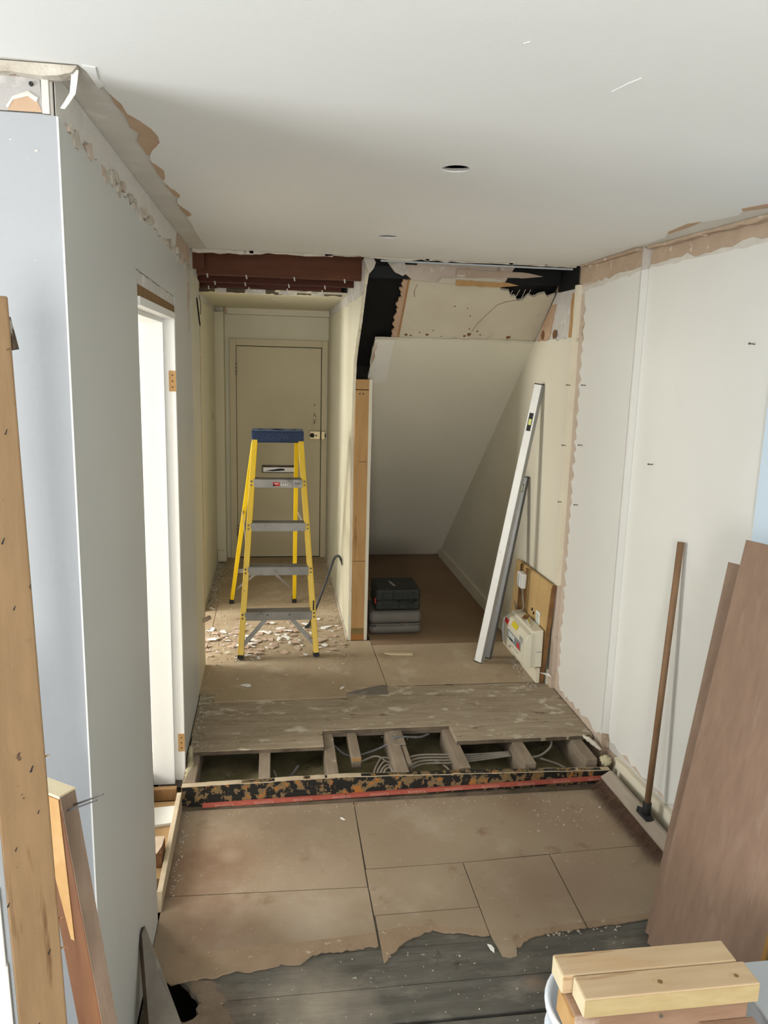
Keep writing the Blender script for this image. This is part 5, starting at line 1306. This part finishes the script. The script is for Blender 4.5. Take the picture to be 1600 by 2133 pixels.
# =================================================================== RUBBLE
rf = random.Random(101)
FLAKES = []
def flake_mesh(i):
    n = rf.choice((4, 5, 5, 6, 7))
    base = [(math.cos(2 * math.pi * k / n + rf.uniform(-.3, .3)) * rf.uniform(.55, 1.0), math.sin(2 * math.pi * k / n + rf.uniform(-.3, .3)) * rf.uniform(.25, .75)) for k in range(n)]
    me = bpy.data.meshes.new('plaster_flake')
    vs = [(x, y, 0) for x, y in base] + [(x * .93, y * .93, .13) for x, y in base]
    fs = [tuple(range(n - 1, -1, -1)), tuple(range(n, 2 * n))] + [(k, (k + 1) % n, n + (k + 1) % n, n + k) for k in range(n)]
    me.from_pydata(vs, [], fs)
    return me
WH = [flake_mesh(i) for i in range(9)]
for m_ in WH: m_.materials.append(MATS['flake_white'])
PK = [flake_mesh(i) for i in range(9)]
for m_ in PK: m_.materials.append(MATS['flake_pink'])
def flake(x, y, z, s, white, label, group, tilt=.22):
    me = rf.choice(WH if white else PK)
    o = bpy.data.objects.new('plaster_flake', me); COL.objects.link(o)
    o.location = (x, y, z); o.scale = (s, s, s * rf.uniform(.5, 1.0))
    o.rotation_euler = (rf.uniform(-tilt, tilt) * .5, rf.uniform(-tilt, tilt) * .5, rf.uniform(0, 6.28))
    tag(o, label, 'plaster flake', group)
    return o
n_w = n_p = 0
while n_w < 80:
    x = rf.uniform(-.48, .47); y = rf.gauss(5.0, .20) + .10 * x
    if not 4.55 < y < 5.75: continue
    flake(x, y, .006 + rf.uniform(0, .012), rf.choice((.012, .016, .02, .026, .034, .044)), True, 'loose white plaster flake in the rubble under the step ladder', 'white flakes under the ladder'); n_w += 1
while n_p < 150:
    x = rf.uniform(-.48, .47); y = rf.gauss(4.98, .22) + .10 * x
    if not 4.52 < y < 5.7: continue
    flake(x, y, .005 + rf.uniform(0, .010), rf.choice((.012, .016, .02, .028, .036, .048)), False, 'loose pinkish brown plaster flake in the rubble under the step ladder', 'pink flakes under the ladder'); n_p += 1
for (x, y, z, s, w, lab) in ((.386, 4.145, .006, .028, True, 'white plaster flake beside the dark board patch on the upper floor'),
                             (-.159, 4.222, .006, .034, True, 'flat white plaster flake lying on the hardboard at the left'),
                             (.075, 4.356, .006, .022, False, 'small brown plaster crumb in the middle of the hardboard sheet'),
                             (.746, 2.262, ZF + .001, .026, True, 'pale plaster flake at the torn edge of the lower hardboard'),
                             (.30, 3.08, ZF + .001, .018, True, 'white plaster flake lying near the red strip')):
    flake(x, y, z, s, w, lab, None, .02)
sl = MB().poly([(.70, 4.66, .006), (.74, 4.625, .006), (.88, 4.61, .006), (.885, 4.64, .006), (.86, 4.645, .006)], (0, 0, .005)).build('wood_splinter', 'pine_end', origin=(.8, 4.63, .006)); tag(sl, 'pale wood splinter lying in front of the cupboard', 'splinter')
# fine crumbs: nobody could count them
def crumb(x, y, z, s):
    a = rf.uniform(0, 6.28); b = a + 2.1 + rf.uniform(-.4, .4); c = b + 2.1 + rf.uniform(-.4, .4)
    cm.add([(x + s * math.cos(a), y + s * math.sin(a), z), (x + s * math.cos(b), y + s * math.sin(b), z), (x + s * math.cos(c), y + s * math.sin(c), z), (x + rf.uniform(-.3, .3) * s, y + rf.uniform(-.3, .3) * s, z + s * rf.uniform(.4, .9))], [(0, 1, 3), (1, 2, 3), (2, 0, 3), (2, 1, 0)])
def crumbs_done(name, label, origin):
    o = cm.build(name, 'crumb', origin=origin); tag(o, label, 'rubble', kind='stuff')
cm = MB()
for i in range(900):                                             # around the pile
    crumb(rf.uniform(-.49, .48), rf.gauss(5.0, .28), .0045, rf.uniform(.003, .010))
for i in range(700):                                             # along the hall's left foot
    crumb(-.50 + abs(rf.gauss(0, .035)), rf.uniform(5.62, 7.1), .0045 + rf.uniform(0, .01), rf.uniform(.004, .013))
for i in range(220):
    crumb(.478 - abs(rf.gauss(0, .03)), rf.uniform(5.0, 7.1), .0045, rf.uniform(.003, .008))
for i in range(240):
    crumb(rf.uniform(-.3, .47), rf.uniform(5.5, 7.1), .0045, rf.uniform(.002, .007))
crumbs_done('hall_crumbs', 'fine plaster crumbs scattered over the hall floor', (0, 5.5, 0))
cm = MB()
for i in range(200):                                             # upper floor
    crumb(rf.uniform(-.36, 1.5), rf.uniform(3.5, 4.75), .0045, rf.uniform(.0015, .005))
for i in range(150):                                             # left edge of upper floor
    crumb(-.395 + abs(rf.gauss(0, .025)), rf.uniform(3.5, 4.5), .002, rf.uniform(.003, .008))
for i in range(160):                                             # foot of the board at right
    crumb(1.525 - abs(rf.gauss(0, .03)), rf.uniform(4.05, 4.5), .0045, rf.uniform(.003, .008))
crumbs_done('board_crumbs', 'plaster dust crumbs on the grey floorboards and hardboard', (.6, 4.1, 0))
cm = MB()
for i in range(120):                                             # foot of the step
    crumb(rf.uniform(-.39, 1.5), 3.20 - abs(rf.gauss(0, .04)), ZF + .0004, rf.uniform(.0015, .005))
for i in range(50):
    crumb(-.392 + abs(rf.gauss(0, .015)), rf.uniform(2.6, 3.2), ZF + .0004, rf.uniform(.003, .007))
for i in range(120):                                             # lower sheets
    crumb(rf.uniform(-.36, 1.5), rf.uniform(2.4, 3.1), ZF + .0004, rf.uniform(.001, .003))
for i in range(45):
    crumb(rf.uniform(1.1, 1.5), rf.gauss(3.0, .09), ZF + .0004, rf.uniform(.003, .007))
for i in range(110):                                             # old boards and torn edge
    crumb(rf.uniform(-.15, 1.25), rf.uniform(1.95, 2.33), ZF - .004, rf.uniform(.0015, .005))
for i in range(40):
    crumb(rf.uniform(.85, 1.25), rf.gauss(2.31, .012), ZF - .003, rf.uniform(.003, .008))
crumbs_done('lower_crumbs', 'small plaster crumbs on the lower hardboard and dark boards', (.6, 2.6, ZF))
